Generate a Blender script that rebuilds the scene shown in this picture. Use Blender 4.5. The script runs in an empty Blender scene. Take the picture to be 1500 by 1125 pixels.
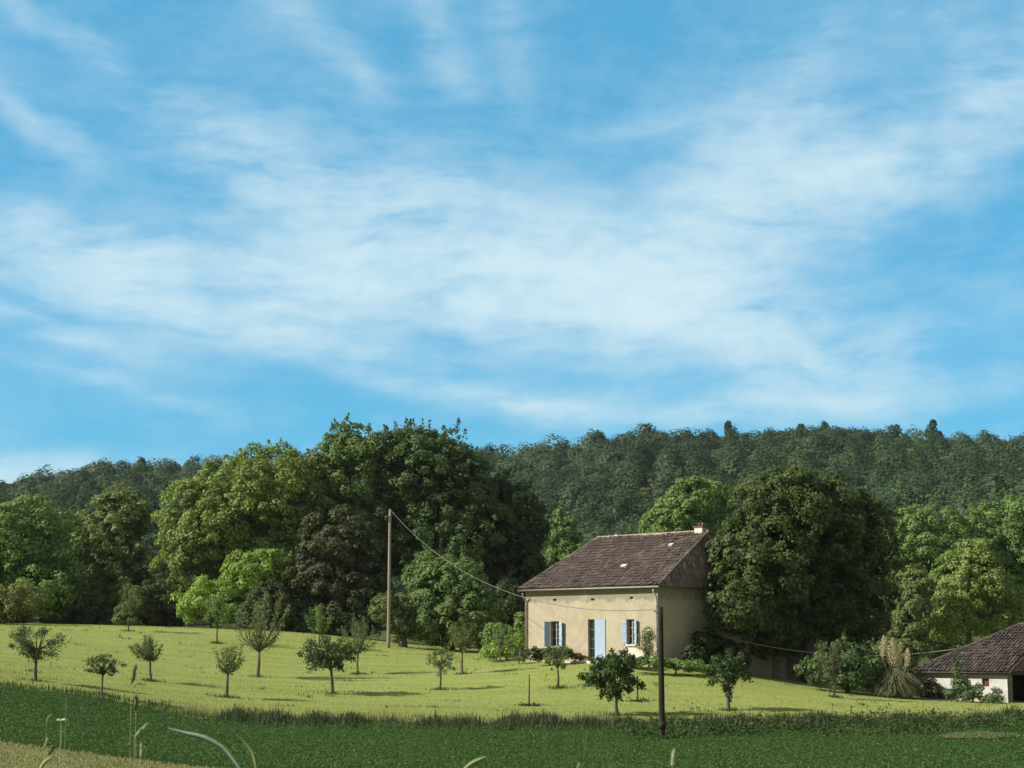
import bpy, math, random
import numpy as np
R = math.radians
sc = bpy.context.scene
COL = sc.collection

# ---------------------------------------------------------------- camera
F, W0, H0, HZ = 2400.0, 1500.0, 1125.0, 945.0
EYE = 1.7
PITCH = math.atan((HZ - H0/2)/F)
cam = bpy.data.cameras.new('camera'); cam.lens = F/W0*36.0; cam.sensor_width = 36.0
cam.clip_start = 0.1; cam.clip_end = 6000
camo = bpy.data.objects.new('camera', cam); COL.objects.link(camo)
camo.location = (0, 0, EYE); camo.rotation_euler = (R(90)+PITCH, 0, 0)
sc.camera = camo
cam.dof.use_dof = True; cam.dof.focus_distance = 88.0; cam.dof.aperture_fstop = 11.0

# ---------------------------------------------------------------- sun, exposure
SUN_EL, SUN_AZ = R(34), R(257)        # azimuth clockwise from +Y (north); 270 = straight from the left
sun = bpy.data.lights.new('sun', 'SUN'); sun.energy = 4.8; sun.angle = R(0.5); sun.color = (1.0, 0.93, 0.80)
suno = bpy.data.objects.new('sun', sun); COL.objects.link(suno)
_sd = np.array([math.sin(SUN_AZ)*math.cos(SUN_EL), math.cos(SUN_AZ)*math.cos(SUN_EL), math.sin(SUN_EL)])
from mathutils import Vector
suno.rotation_euler = Vector(_sd).to_track_quat('Z', 'Y').to_euler()
suno.location = (-60, 20, 80)
sc.view_settings.view_transform = 'Standard'; sc.view_settings.look = 'None'
sc.view_settings.exposure = 0.55; sc.view_settings.gamma = 1.0

# ---------------------------------------------------------------- pixel helpers (metres from the photograph)
def ray(px, py):
    x = (px-W0/2)/F; y = (H0/2-py)/F
    c, s = math.cos(PITCH), math.sin(PITCH)
    return np.array([x, c-y*s, s+y*c])
def at(px, py, Y):
    d = ray(px, py); p = d*(Y/d[1]); p[2] += EYE
    return p

# ---------------------------------------------------------------- node helpers
class NT:
    def __init__(s, tree): s.t = tree; s.n = tree.nodes; s.l = tree.links
    def node(s, typ, **kw):
        n = s.n.new(typ)
        for k, v in kw.items(): setattr(n, k, v)
        return n
    def put(s, inp, v):
        if isinstance(v, bpy.types.NodeSocket): s.l.new(v, inp)
        else: inp.default_value = v
    def math(s, op, a, b=None, c=None, clamp=False):
        n = s.node('ShaderNodeMath', operation=op, use_clamp=clamp); s.put(n.inputs[0], a)
        if b is not None: s.put(n.inputs[1], b)
        if c is not None: s.put(n.inputs[2], c)
        return n.outputs[0]
    def mix(s, f, a, b, blend='MIX'):
        n = s.node('ShaderNodeMix', data_type='RGBA', blend_type=blend)
        s.put(n.inputs[0], f); s.put(n.inputs[6], a); s.put(n.inputs[7], b)
        return n.outputs[2]
    def noise(s, vec, scale, detail=4, rough=.55, dist=0.0):
        n = s.node('ShaderNodeTexNoise'); n.inputs['Scale'].default_value = scale
        n.inputs['Detail'].default_value = detail; n.inputs['Roughness'].default_value = rough
        n.inputs['Distortion'].default_value = dist
        if vec is not None: s.l.new(vec, n.inputs['Vector'])
        return n.outputs[0]
    def map(s, v, a, b, c=0.0, d=1.0, smooth=False):
        n = s.node('ShaderNodeMapRange'); s.put(n.inputs[0], v)
        if smooth: n.interpolation_type = 'SMOOTHSTEP'
        for i, q in enumerate((a, b, c, d)): s.put(n.inputs[i+1], q)
        return n.outputs[0]
    def mapping(s, vec, loc=(0,0,0), rot=(0,0,0), scale=(1,1,1), typ='POINT'):
        n = s.node('ShaderNodeMapping', vector_type=typ); s.l.new(vec, n.inputs[0])
        n.inputs[1].default_value = loc; n.inputs[2].default_value = rot; n.inputs[3].default_value = scale
        return n.outputs[0]
def rgb(c): return (c[0], c[1], c[2], 1.0)

# ---------------------------------------------------------------- sky: Nishita with cirrus laid out by direction
world = bpy.data.worlds.new('World'); sc.world = world; world.use_nodes = True
N = NT(world.node_tree); N.n.clear()
sky = N.node('ShaderNodeTexSky', sky_type='NISHITA'); sky.sun_disc = False
sky.sun_elevation = SUN_EL; sky.sun_rotation = SUN_AZ
sky.air_density = 1.0; sky.dust_density = 0.2; sky.ozone_density = 2.5
tc = N.node('ShaderNodeTexCoord'); sep = N.node('ShaderNodeSeparateXYZ'); N.l.new(tc.outputs['Generated'], sep.inputs[0])
az = N.math('ARCTAN2', sep.outputs[0], sep.outputs[1]); el = N.math('ARCSINE', sep.outputs[2])
cmb = N.node('ShaderNodeCombineXYZ'); N.l.new(az, cmb.inputs[0]); N.l.new(el, cmb.inputs[1])
dirv = cmb.outputs[0]
hs = N.node('ShaderNodeHueSaturation'); hs.inputs['Saturation'].default_value = 1.25; hs.inputs['Hue'].default_value = 0.492
N.l.new(sky.outputs[0], hs.inputs['Color'])
skycol = N.mix(1.0, hs.outputs[0], (0.36, 0.95, 1.16, 1), 'MULTIPLY')
skycol = N.mix(.62, skycol, (1.0, 3.85, 5.85, 1))     # even out the steep clear-sky gradient
warpn = N.node('ShaderNodeTexNoise'); N.l.new(dirv, warpn.inputs['Vector']); warpn.inputs['Scale'].default_value = 9; warpn.inputs['Detail'].default_value = 5
wv = N.node('ShaderNodeVectorMath', operation='MULTIPLY_ADD'); N.l.new(warpn.outputs[1], wv.inputs[0])
wv.inputs[1].default_value = (.05, .035, 0); 
wv0 = N.node('ShaderNodeVectorMath', operation='ADD'); N.l.new(dirv, wv0.inputs[0]); wv0.inputs[1].default_value = (-.025, -.0175, 0)
N.l.new(wv0.outputs[0], wv.inputs[2]); wdir = wv.outputs[0]
BL = [(620,405,4,300,62,.80),(930,430,14,190,95,.55),(170,375,12,260,42,.62),(1100,500,10,260,60,.42),(360,490,12,260,34,.55),
      (70,484,14,160,18,.34),(820,597,7,200,20,.50),(1130,592,-2,230,26,.36),(1290,240,-24,330,80,.50),(1010,320,-22,220,70,.38),
      (930,178,-8,80,24,.22),(430,260,20,240,60,.38),(50,172,26,100,22,.27),(490,60,38,120,30,.17),(640,60,70,90,40,.16),(745,50,78,100,30,.12),
      (1200,110,-30,220,60,.24),(30,690,-4,110,20,.75),(190,575,12,150,14,.18),(1440,430,18,120,50,.08),(700,300,20,200,70,.30),(40,20,20,200,20,.15)]
acc = None
for (px, py, ang, sx, sy, a) in BL:
    d = ray(px, py); d /= np.linalg.norm(d)
    mp = N.mapping(wdir, (math.atan2(d[0], d[1]), math.asin(d[2]), 0), (0, 0, -R(ang)), (sx/F*1.05, sy/F*1.02, 1), 'TEXTURE')
    dt = N.node('ShaderNodeVectorMath', operation='DOT_PRODUCT'); N.l.new(mp, dt.inputs[0]); N.l.new(mp, dt.inputs[1])
    e = N.math('EXPONENT', N.math('MULTIPLY', dt.outputs['Value'], -1.0))
    acc = N.math('MULTIPLY', e, a) if acc is None else N.math('MULTIPLY_ADD', e, a, acc)
fl = N.noise(N.mapping(wdir, rot=(0,0,R(14)), scale=(8, 34, 1)), 1.0, 8, .58, 0)
fr = N.noise(N.mapping(wdir, rot=(0,0,R(-34)), scale=(9, 26, 1)), 1.0, 8, .58, 0)
side = N.map(az, -.10, .14, 0, 1, True)
fib = N.math('ADD', N.math('MULTIPLY', fl, N.math('SUBTRACT', 1.0, side)), N.math('MULTIPLY', fr, side))
soft = N.noise(dirv, 10, 7, .6, 0)
fine = N.noise(N.mapping(wdir, rot=(0,0,R(20)), scale=(26, 90, 1)), 1.0, 6, .6, 0)
fib = N.math('ADD', N.math('MULTIPLY', fib, .60), N.math('MULTIPLY', fine, .40))
fibm = N.map(fib, .34, .66, .25, 1.75)
sofm = N.map(soft, .32, .68, .5, 1.45)
veil = N.map(N.math('MULTIPLY', fib, soft), .20, .42, .0, .16)
cl = N.math('ADD', N.math('MULTIPLY', N.math('MULTIPLY', acc, fibm), sofm), veil)
cl = N.math('SUBTRACT', 1.0, N.math('EXPONENT', N.math('MULTIPLY', cl, -1.7)))
SKY_STR = 0.09
cloudcol = (5.2, 6.6, 7.1, 1)
fin = N.mix(cl, skycol, cloudcol)
# grey cover added to unseen sky, overhead and behind, to warm the ambient light
over = N.math('MAXIMUM', N.map(el, R(36), R(52), 0, 1, True), N.map(N.math('ABSOLUTE', az), R(26), R(50), 0, 1, True))
over = N.math('MULTIPLY', over, N.map(soft, .35, .6, .70, .98))
fin = N.mix(over, fin, (3.3, 3.15, 2.85, 1))
bg = N.node('ShaderNodeBackground'); bg.inputs[1].default_value = SKY_STR; N.l.new(fin, bg.inputs[0])
out = N.node('ShaderNodeOutputWorld'); N.l.new(bg.outputs[0], out.inputs[0])

# ---------------------------------------------------------------- materials
def newmat(name):
    m = bpy.data.materials.new(name); m.use_nodes = True
    T = NT(m.node_tree); T.n.clear()
    o = T.node('ShaderNodeOutputMaterial')
    return m, T, o
def pos(T): return T.node('ShaderNodeNewGeometry').outputs['Position']
def principled(T, o, col, rough=.8, spec=.2, bump=None, bstr=.3, bdist=.02, metal=0.0):
    p = T.node('ShaderNodeBsdfPrincipled'); T.put(p.inputs['Base Color'], col); T.put(p.inputs['Roughness'], rough)
    p.inputs['Specular IOR Level'].default_value = spec; p.inputs['Metallic'].default_value = metal
    if bump is not None:
        b = T.node('ShaderNodeBump'); b.inputs['Strength'].default_value = bstr; b.inputs['Distance'].default_value = bdist
        T.put(b.inputs['Height'], bump); T.l.new(b.outputs[0], p.inputs['Normal'])
    T.l.new(p.outputs[0], o.inputs[0]); return p
def leafmat(name, c1, c2, c3=None, transl=.30, nscale=.6):
    """leaf colours vary from leaf to leaf and from branch to branch"""
    m, T, o = newmat(name)
    a = T.node('ShaderNodeAttribute', attribute_name='var')
    nz = T.map(T.noise(pos(T), nscale, 3), .35, .65)
    f = T.math('ADD', T.math('MULTIPLY', a.outputs['Fac'], .6), T.math('MULTIPLY', nz, .4))
    col = T.mix(f, rgb(c1), rgb(c2))
    if c3 is not None: col = T.mix(T.map(a.outputs['Fac'], .86, .95), col, rgb(c3))
    p = T.node('ShaderNodeBsdfPrincipled'); T.l.new(col, p.inputs['Base Color'])
    p.inputs['Roughness'].default_value = .55; p.inputs['Specular IOR Level'].default_value = .18
    tr = T.node('ShaderNodeBsdfTranslucent')
    T.l.new(T.mix(1.0, col, (1.25, 1.3, .6, 1), 'MULTIPLY'), tr.inputs[0])
    mx = T.node('ShaderNodeMixShader'); mx.inputs[0].default_value = transl
    T.l.new(p.outputs[0], mx.inputs[1]); T.l.new(tr.outputs[0], mx.inputs[2]); T.l.new(mx.outputs[0], o.inputs[0])
    return m
def varmat(name, c1, c2, nscale=3.0, rough=.85, spec=.15, bump=True, bdist=.02, nstretch=(1,1,1)):
    m, T, o = newmat(name)
    v = T.mapping(pos(T), scale=nstretch)
    n1 = T.noise(v, nscale, 6, .6); col = T.mix(T.map(n1, .32, .68), rgb(c1), rgb(c2))
    principled(T, o, col, rough, spec, T.noise(v, nscale*4, 5) if bump else None, .5, bdist)
    return m
M = {}
M['lime']   = leafmat('lime_foliage',   (.26,.335,.10), (.13,.195,.055))
M['bright'] = leafmat('bright_foliage', (.29,.40,.09), (.18,.28,.065))
M['fresh']  = leafmat('fresh_foliage',  (.21,.31,.10), (.11,.185,.06))
M['mid']    = leafmat('mid_foliage',    (.19,.27,.10), (.09,.15,.05))
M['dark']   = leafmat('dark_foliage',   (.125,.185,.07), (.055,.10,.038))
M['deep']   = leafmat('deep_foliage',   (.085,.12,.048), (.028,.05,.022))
M['olive']  = leafmat('olive_foliage',  (.19,.23,.09), (.10,.14,.052))
M['brown']  = leafmat('brown_foliage',  (.105,.118,.056), (.048,.064,.034))
M['grey']   = leafmat('grey_foliage',   (.15,.18,.105), (.08,.105,.06))
M['rust']   = leafmat('rust_tipped_foliage', (.21,.23,.075), (.11,.15,.05), (.24,.18,.07))
M['orchard']= leafmat('orchard_foliage',(.14,.19,.085), (.07,.11,.045), nscale=1.5)
M['walnut'] = leafmat('large_leaf_foliage',(.095,.145,.055), (.045,.08,.032), nscale=1.5)
M['pear']   = leafmat('upright_foliage',(.19,.25,.11), (.10,.145,.06), nscale=1.5)
M['hill']   = leafmat('hill_foliage',   (.062,.104,.042), (.016,.038,.020), transl=.2, nscale=.03)
M['chestnut'] = leafmat('chestnut_foliage', (.125,.170,.055), (.042,.070,.026))
M['pale_olive'] = leafmat('pale_olive_foliage', (.23,.28,.115), (.13,.175,.07))
M['flower'] = leafmat('reddish_foliage',(.20,.09,.07), (.10,.10,.04))
M['bark']   = varmat('bark', (.062,.054,.045), (.125,.112,.095), 6, nstretch=(1,1,.25))
M['palebark'] = varmat('pale_bark', (.095,.082,.064), (.185,.165,.13), 9, nstretch=(1,1,.3))
M['pole_dark'] = varmat('tarred_wood', (.018,.014,.012), (.045,.036,.03), 12, nstretch=(1,1,.1))
M['pole_pale'] = varmat('weathered_wood', (.19,.165,.13), (.31,.275,.22), 12, nstretch=(1,1,.08))
M['wire']  = varmat('wire_sheath', (.13,.13,.13), (.17,.17,.17), 2, .6, .3, False)
M['pale_wire'] = varmat('pale_wire_sheath', (.34,.34,.33), (.42,.42,.41), 2, .6, .3, False)
M['zinc']  = varmat('zinc', (.28,.27,.26), (.40,.38,.36), 3, .5, .4, False)
M['brownpipe'] = varmat('brown_pipe', (.20,.155,.125), (.28,.225,.185), 3, .6, .3, False)
M['blue']  = varmat('pale_blue_paint', (.30,.40,.52), (.37,.47,.59), 3, .6, .25, True, .004, (6,6,1))
M['frame'] = varmat('window_frame_paint', (.25,.22,.20), (.36,.32,.29), 6, .6, .3, False)
M['stone'] = varmat('old_stone', (.20,.17,.135), (.36,.31,.25), 2.5, bdist=.05)
M['drystone'] = varmat('dark_rubble_stone', (.11,.09,.075), (.22,.185,.15), 4.5, bdist=.08)
M['pale_stone'] = varmat('pale_limestone', (.50,.46,.39), (.64,.60,.52), 3, bdist=.01)
M['beige_stone'] = varmat('sandy_stone', (.42,.37,.29), (.58,.52,.42), 3, bdist=.02)
M['terracotta'] = varmat('terracotta', (.13,.085,.065), (.20,.14,.11), 5, bdist=.01)
M['dark_wood'] = varmat('dark_wood', (.035,.027,.02), (.07,.052,.04), 6, nstretch=(1,1,.2))
M['red_wood'] = varmat('reddish_wood', (.09,.03,.02), (.14,.05,.035), 6, nstretch=(1,1,.2))
M['blue_wood'] = varmat('faded_blue_wood', (.07,.09,.13), (.12,.15,.20), 6, nstretch=(1,1,.2))
M['roof_light'] = varmat('pale_roof_pane', (.46,.45,.43), (.58,.57,.55), 3, .35, .5, False)
def mat_glass():
    m, T, o = newmat('window_glass')
    principled(T, o, (.02,.024,.03,1), .06, .5); return m
M['glass'] = mat_glass()
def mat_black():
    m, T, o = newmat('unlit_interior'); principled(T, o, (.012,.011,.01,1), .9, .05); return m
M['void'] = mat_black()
def mat_plaster(name, c1, c2, cst, z0, zt):
    m, T, o = newmat(name); p = pos(T)
    a = T.map(T.noise(p, .9, 6, .6), .33, .67); b = T.map(T.noise(p, 5.5, 6, .65), .3, .7)
    col = T.mix(a, rgb(c1), rgb(c2)); col = T.mix(T.math('MULTIPLY', b, .28), col, rgb(cst))
    sp = T.node('ShaderNodeSeparateXYZ'); T.l.new(p, sp.inputs[0])
    hz = T.math('ADD', sp.outputs[2], T.map(T.noise(p, 2.2, 5), .3, .7, -.22, .22))
    band = T.map(hz, zt-.10, zt+.06)                     # grey weathered strip under the roof, eave shadow partly painted in
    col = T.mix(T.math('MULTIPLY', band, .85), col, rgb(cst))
    foot = T.map(hz, z0+.75, z0+.15)                     # damp foot of the wall
    col = T.mix(T.math('MULTIPLY', foot, .40), col, rgb(cst))
    pa = T.map(T.noise(p, .55, 5, .7, .6), .54, .62)                      # old repairs
    col = T.mix(T.math('MULTIPLY', pa, .35), col, rgb([q*1.12 for q in c2]))
    cr = T.node('ShaderNodeTexVoronoi', feature='DISTANCE_TO_EDGE'); cr.inputs['Scale'].default_value = .55
    wp = T.node('ShaderNodeVectorMath', operation='ADD'); nw = T.node('ShaderNodeTexNoise'); nw.inputs['Scale'].default_value = 2.5; T.l.new(p, nw.inputs['Vector']); T.l.new(p, wp.inputs[0]); T.l.new(nw.outputs[1], wp.inputs[1]); T.l.new(wp.outputs[0], cr.inputs['Vector'])
    col = T.mix(T.math('MULTIPLY', T.map(cr.outputs['Distance'], .012, .002), T.map(T.noise(p, .5, 2), .5, .6, 0, .6)), col, rgb([q*.55 for q in cst]))   # hairline cracks
    st = T.map(T.noise(T.mapping(p, scale=(5,5,.45)), 1.0, 4), .58, .74)   # rain streaks
    col = T.mix(T.math('MULTIPLY', st, .30), col, rgb(cst))
    principled(T, o, col, .9, .1, T.math('ADD', T.noise(p, 7, 5), T.noise(p, 30, 3)), .55, .03)
    return m
def mat_tiles(name, c1, c2, c3, lich):
    m, T, o = newmat(name); p = pos(T)
    a = T.node('ShaderNodeAttribute', attribute_name='var')
    n = T.map(T.noise(p, .9, 5, .65), .35, .65)
    col = T.mix(a.outputs['Fac'], rgb(c1), rgb(c2)); col = T.mix(T.math('MULTIPLY', n, .55), col, rgb(c3))
    l = T.math('MULTIPLY', T.map(T.noise(p, 1.6, 8, .8), .50, .64), T.map(a.outputs['Fac'], .3, .9, .3, .9))
    col = T.mix(l, col, rgb(lich))
    principled(T, o, col, .85, .15, T.noise(p, 20, 4), .5, .02)
    return m
M['tile'] = mat_tiles('old_canal_tiles', (.112,.084,.074), (.19,.152,.135), (.080,.063,.058), (.28,.25,.21))
M['barn_tile'] = mat_tiles('barn_canal_tiles', (.066,.052,.048), (.115,.093,.085), (.053,.043,.041), (.17,.15,.13))

def mat_meadow():
    m, T, o = newmat('mown_meadow'); p = pos(T)
    big = T.map(T.noise(p, .10, 4, .6), .35, .65); mid = T.map(T.noise(p, .7, 6, .65), .3, .7); fine = T.map(T.noise(p, 6, 5, .7), .3, .7)
    col = T.mix(big, (.262,.312,.09,1), (.23,.285,.08,1)); col = T.mix(T.math('MULTIPLY', mid, .65), col, (.31,.33,.12,1))
    sp = T.node('ShaderNodeSeparateXYZ'); T.l.new(p, sp.inputs[0])
    low = T.map(T.math('ADD', sp.outputs[1], T.map(mid, 0, 1, -3, 3)), 80, 66)       # rougher, drier grass at the foot of the slope
    col = T.mix(T.math('MULTIPLY', low, .6), col, (.20,.205,.07,1))
    lane = T.noise(T.mapping(p, rot=(0,0,R(-6)), scale=(.05,.9,1)), 1.0, 3)          # mower passes
    col = T.mix(T.map(lane, .45, .62, 0, .34), col, (.15,.20,.04,1))
    col = T.mix(T.math('MULTIPLY', fine, .25), col, (.13,.17,.04,1))
    principled(T, o, col, .95, .05, T.math('ADD', fine, mid), .5, .06); return m
M['meadow'] = mat_meadow()
def mat_crop():
    m, T, o = newmat('crop_soil_and_leaf'); p = pos(T)
    a = T.map(T.noise(p, .35, 5, .6), .35, .65); f = T.map(T.noise(p, 5, 5, .7), .3, .7)
    col = T.mix(a, (.030,.070,.018,1), (.045,.085,.022,1)); col = T.mix(T.math('MULTIPLY', f, .5), col, (.022,.048,.014,1))
    principled(T, o, col, .95, .05, f, .6, .08); return m
M['crop_ground'] = mat_crop()
M['crop'] = leafmat('crop_leaf', (.072,.138,.038), (.052,.104,.028), (.11,.165,.055), nscale=.35)
def mat_dry():
    m, T, o = newmat('dry_mown_grass'); p = pos(T)
    a = T.map(T.noise(p, .8, 6, .65), .33, .67); f = T.map(T.noise(p, 9, 5, .7), .35, .65)
    col = T.mix(a, (.185,.195,.085,1), (.24,.235,.12,1)); col = T.mix(T.math('MULTIPLY', f, .5), col, (.13,.15,.06,1))
    principled(T, o, col, .95, .05, f, .6, .05); return m
M['dry'] = mat_dry()
M['blade'] = leafmat('short_grass', (.33,.385,.11), (.265,.325,.088), transl=.25, nscale=.4)
M['dryblade'] = leafmat('dry_grass', (.30,.30,.14), (.17,.19,.07), transl=.25, nscale=.5)
M['verge'] = leafmat('verge_grass', (.058,.088,.036), (.03,.052,.024), (.12,.11,.075), transl=.25, nscale=.5)
M['seed'] = leafmat('pale_seed_grass', (.26,.24,.14), (.17,.18,.08), (.30,.24,.19), transl=.3, nscale=.8)
M['weed'] = leafmat('rough_weeds', (.06,.10,.03), (.033,.062,.02), (.14,.11,.07), transl=.25, nscale=.5)
M['plume'] = leafmat('pale_plumes', (.62,.55,.42), (.50,.43,.31), transl=.2)
M['pampas'] = leafmat('pampas_blades', (.19,.19,.11), (.10,.12,.065), (.30,.27,.18), transl=.2)
M['stalk'] = varmat('green_stalk', (.17,.22,.09), (.25,.29,.13), 20, .6, .2, False)
M['darkear'] = varmat('shaded_seed_head', (.10,.11,.055), (.17,.17,.09), 60, .7, .2, False)
M['paleear'] = varmat('pale_seed_head', (.28,.33,.17), (.38,.42,.24), 60, .6, .2, False)
M['bluegrass'] = varmat('blue_green_blade', (.22,.36,.26), (.30,.44,.33), 14, .5, .3, False)
M['petal'] = varmat('white_petal', (.78,.78,.74), (.85,.85,.82), 20, .6, .2, False)
M['earth'] = varmat('bare_earth', (.13,.11,.06), (.18,.145,.085), 2)
M['trackm'] = varmat('dusty_track', (.26,.24,.17), (.36,.33,.25), .8, bdist=.03)
def mat_ground():
    m, T, o = newmat('rough_ground'); p = pos(T)
    a = T.map(T.noise(p, .06, 6, .6), .35, .65); f = T.map(T.noise(p, 2, 5, .7), .3, .7)
    col = T.mix(a, (.055,.080,.028,1), (.10,.115,.05,1)); col = T.mix(T.math('MULTIPLY', f, .5), col, (.04,.055,.022,1))
    principled(T, o, col, .95, .05, f, .6, .1); return m
M['ground'] = mat_ground()

# ---------------------------------------------------------------- object helpers
ORG = {}
def tag(o, label=None, cat=None, group=None, kind=None):
    if label: o['label'] = label
    if cat: o['category'] = cat
    if group: o['group'] = group
    if kind: o['kind'] = kind
    return o
def thing(name, label, cat, loc, group=None):
    o = bpy.data.objects.new(name, None); COL.objects.link(o); o.location = [float(v) for v in loc]
    o.empty_display_size = .2
    tag(o, label, cat, group); ORG[o.name] = np.array(loc, float)
    return o
def link(name, me, parent, mat):
    o = bpy.data.objects.new(name, me); COL.objects.link(o)
    if mat is not None: me.materials.append(mat)
    if parent is not None:
        o.parent = parent; ORG[o.name] = ORG[parent.name]
    else: ORG[o.name] = np.zeros(3)
    return o
def npmesh(name, V, Fq, parent=None, mat=None, var=None, smooth=False):
    """V (n,3) world points, Fq (m,k) faces of k corners"""
    V = np.asarray(V, float)
    if parent is not None: V = V - ORG[parent.name]
    Fq = np.asarray(Fq, np.int32); m, k = Fq.shape
    me = bpy.data.meshes.new(name)
    me.vertices.add(len(V)); me.vertices.foreach_set('co', V.astype(np.float32).ravel())
    me.loops.add(m*k); me.loops.foreach_set('vertex_index', Fq.ravel())
    me.polygons.add(m); me.polygons.foreach_set('loop_start', np.arange(0, m*k, k, dtype=np.int32))
    if var is not None:
        a = me.attributes.new('var', 'FLOAT', 'FACE'); a.data.foreach_set('value', np.asarray(var, np.float32))
    if smooth: me.polygons.foreach_set('use_smooth', np.ones(m, bool))
    me.update(calc_edges=True); me.validate()
    return link(name, me, parent, mat)
class MB:
    def __init__(s): s.v = []; s.f = []; s.var = []
    def add(s, vs, fs, var=.5):
        b = len(s.v); s.v += [tuple(float(q) for q in v) for v in vs]
        s.f += [tuple(b+i for i in f) for f in fs]; s.var += [var]*len(fs)
    def hexa(s, p, var=.5):
        """8 corners: bottom ring then top ring"""
        s.add(p, [(3,2,1,0),(4,5,6,7),(0,1,5,4),(1,2,6,5),(2,3,7,6),(3,0,4,7)], var)
    def slab(s, poly, off, var=.5):
        n = len(poly); top = [np.array(p, float) for p in poly]; bot = [p+np.array(off, float) for p in top]
        s.add(top+bot, [tuple(range(n)), tuple(range(2*n-1, n-1, -1))]+[(i, i+n, (i+1) % n+n, (i+1) % n) for i in range(n)], var)
    def tube(s, pts, rad, n=6, caps=True, var=.5):
        pts = [np.array(p, float) for p in pts]; rings = []
        if not hasattr(rad, '__len__'): rad = [rad]*len(pts)
        for i, p in enumerate(pts):
            t = pts[min(i+1, len(pts)-1)]-pts[max(i-1, 0)]; t = t/(np.linalg.norm(t)+1e-9)
            ref = np.array([1., 0, 0]) if abs(t[0]) < .8 else np.array([0, 1., 0])
            a = np.cross(t, ref); a /= np.linalg.norm(a); b = np.cross(t, a)
            rings.append([p+rad[i]*(math.cos(q)*a+math.sin(q)*b) for q in np.linspace(0, 2*math.pi, n, endpoint=False)])
        vs = [v for r in rings for v in r]; fs = []
        for i in range(len(pts)-1):
            for j in range(n): fs.append((i*n+j, i*n+(j+1) % n, (i+1)*n+(j+1) % n, (i+1)*n+j))
        if caps: fs += [tuple(range(n-1, -1, -1)), tuple((len(pts)-1)*n+j for j in range(n))]
        s.add(vs, fs, var)
    def build(s, name, mat, parent=None, smooth=False, bevel=0.0):
        o0 = ORG[parent.name] if parent is not None else np.zeros(3)
        me = bpy.data.meshes.new(name)
        me.from_pydata([tuple(np.array(v)-o0) for v in s.v], [], s.f)
        a = me.attributes.new('var', 'FLOAT', 'FACE'); a.data.foreach_set('value', np.array(s.var, np.float32))
        if smooth: me.polygons.foreach_set('use_smooth', np.ones(len(me.polygons), bool))
        me.update()
        o = link(name, me, parent, mat)
        if bevel:
            b = o.modifiers.new('bevel', 'BEVEL'); b.width = bevel; b.segments = 2; b.limit_method = 'ANGLE'
        return o

# ---------------------------------------------------------------- terrain: measured heights, thin-plate surface
ROWS = {
 45: [(-300,1050),(0,1087),(300,1125),(750,1143),(1200,1143),(1500,1138),(1800,1134)],
 55: [(-300,1008),(0,1044),(300,1091),(700,1106),(1000,1108),(1300,1104),(1500,1098),(1800,1092)],
 65: [(-300,968),(0,1005),(150,1023),(290,1053),(500,1063),(960,1066),(1200,1062),(1430,1058),(1500,1056),(1800,1050)],
 75: [(-300,938),(0,982),(300,1017),(500,1029),(750,1036),(1000,1037),(1200,1040),(1350,1043),(1500,1046),(1800,1046)],
 85: [(-300,918),(0,952),(300,990),(500,1002),(700,1000),(850,988),(966,980),(1100,1001),(1250,1022),(1400,1029),(1500,1031),(1800,1033)],
 95: [(-300,908),(0,929),(300,957),(500,973),(700,974),(850,963),(966,963),(1100,988),(1250,1011),(1350,1019),(1480,1024),(1800,1026)],
 105:[(-300,902),(0,918),(200,922),(400,932),(560,948),(700,962),(850,958),(966,958),(1100,982),(1300,1008),(1500,1020),(1800,1024)],
 117:[(-300,900),(0,913),(100,914),(250,919),(430,925),(560,940),(700,955),(850,952),(966,955),(1100,976),(1300,1000),(1500,1010),(1800,1014)],
 135:[(-300,905),(0,916),(250,921),(430,926),(560,938),(700,950),(966,955),(1300,990),(1500,998),(1800,1000)],
}
cp = []
for d, row in ROWS.items():
    xs, ys = zip(*row)
    for px in range(-300, 1801, 150): cp.append(at(px, float(np.interp(px, xs, ys)), d))
for x in (-25, -8, 8, 25):
    for y, z in ((0, 0.0), (12, -.35), (25, -.95), (35, -1.5)): cp.append(np.array([x, y, z-(.0 if x < 9 else .1)]))
cp = np.array(cp)
def _phi(r2): return .5*r2*np.log(r2+1e-9)
def _fit(P):
    n = len(P); d2 = ((P[:, None, :2]-P[None, :, :2])**2).sum(-1)
    A = np.zeros((n+3, n+3)); A[:n, :n] = _phi(d2)+np.eye(n)*.6
    Q = np.c_[np.ones(n), P[:, :2]]; A[:n, n:] = Q; A[n:, :n] = Q.T
    return np.linalg.solve(A, np.r_[P[:, 2], 0, 0, 0])
_w = _fit(cp)
RX, RY = [], []
RIDGE = [(-900,735),(-300,722),(0,706),(80,693),(150,680),(300,680),(420,672),(560,664),(720,662),(850,650),(930,636),(1000,636),(1100,640),(1200,628),(1320,636),(1400,640),(1500,640),(1900,632),(2600,640)]
RID_Y, FOOT_Y, TREE_H = 560.0, 175.0, 11.0
def far_h(x, y):
    pxs = 750+F*x/np.maximum(y, 60.0)*1.0
    py = np.interp(pxs, [a for a, _ in RIDGE], [b for _, b in RIDGE])
    top = (HZ-py+4)/F*RID_Y*1.01+EYE-TREE_H
    t = np.clip((y-FOOT_Y)/(RID_Y-FOOT_Y), 0, 1.0); s = t*(.72+.28*t)
    und = 3.0*np.sin(x*.021+y*.013)+2.2*np.sin(x*.043-y*.031+1.0)
    z = -1.2+(top+1.2)*s+und*np.sin(np.pi*t)
    return np.where(y > RID_Y, top-(y-RID_Y)*.02*np.clip((y-RID_Y)/400, 0, 1), z)
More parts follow.
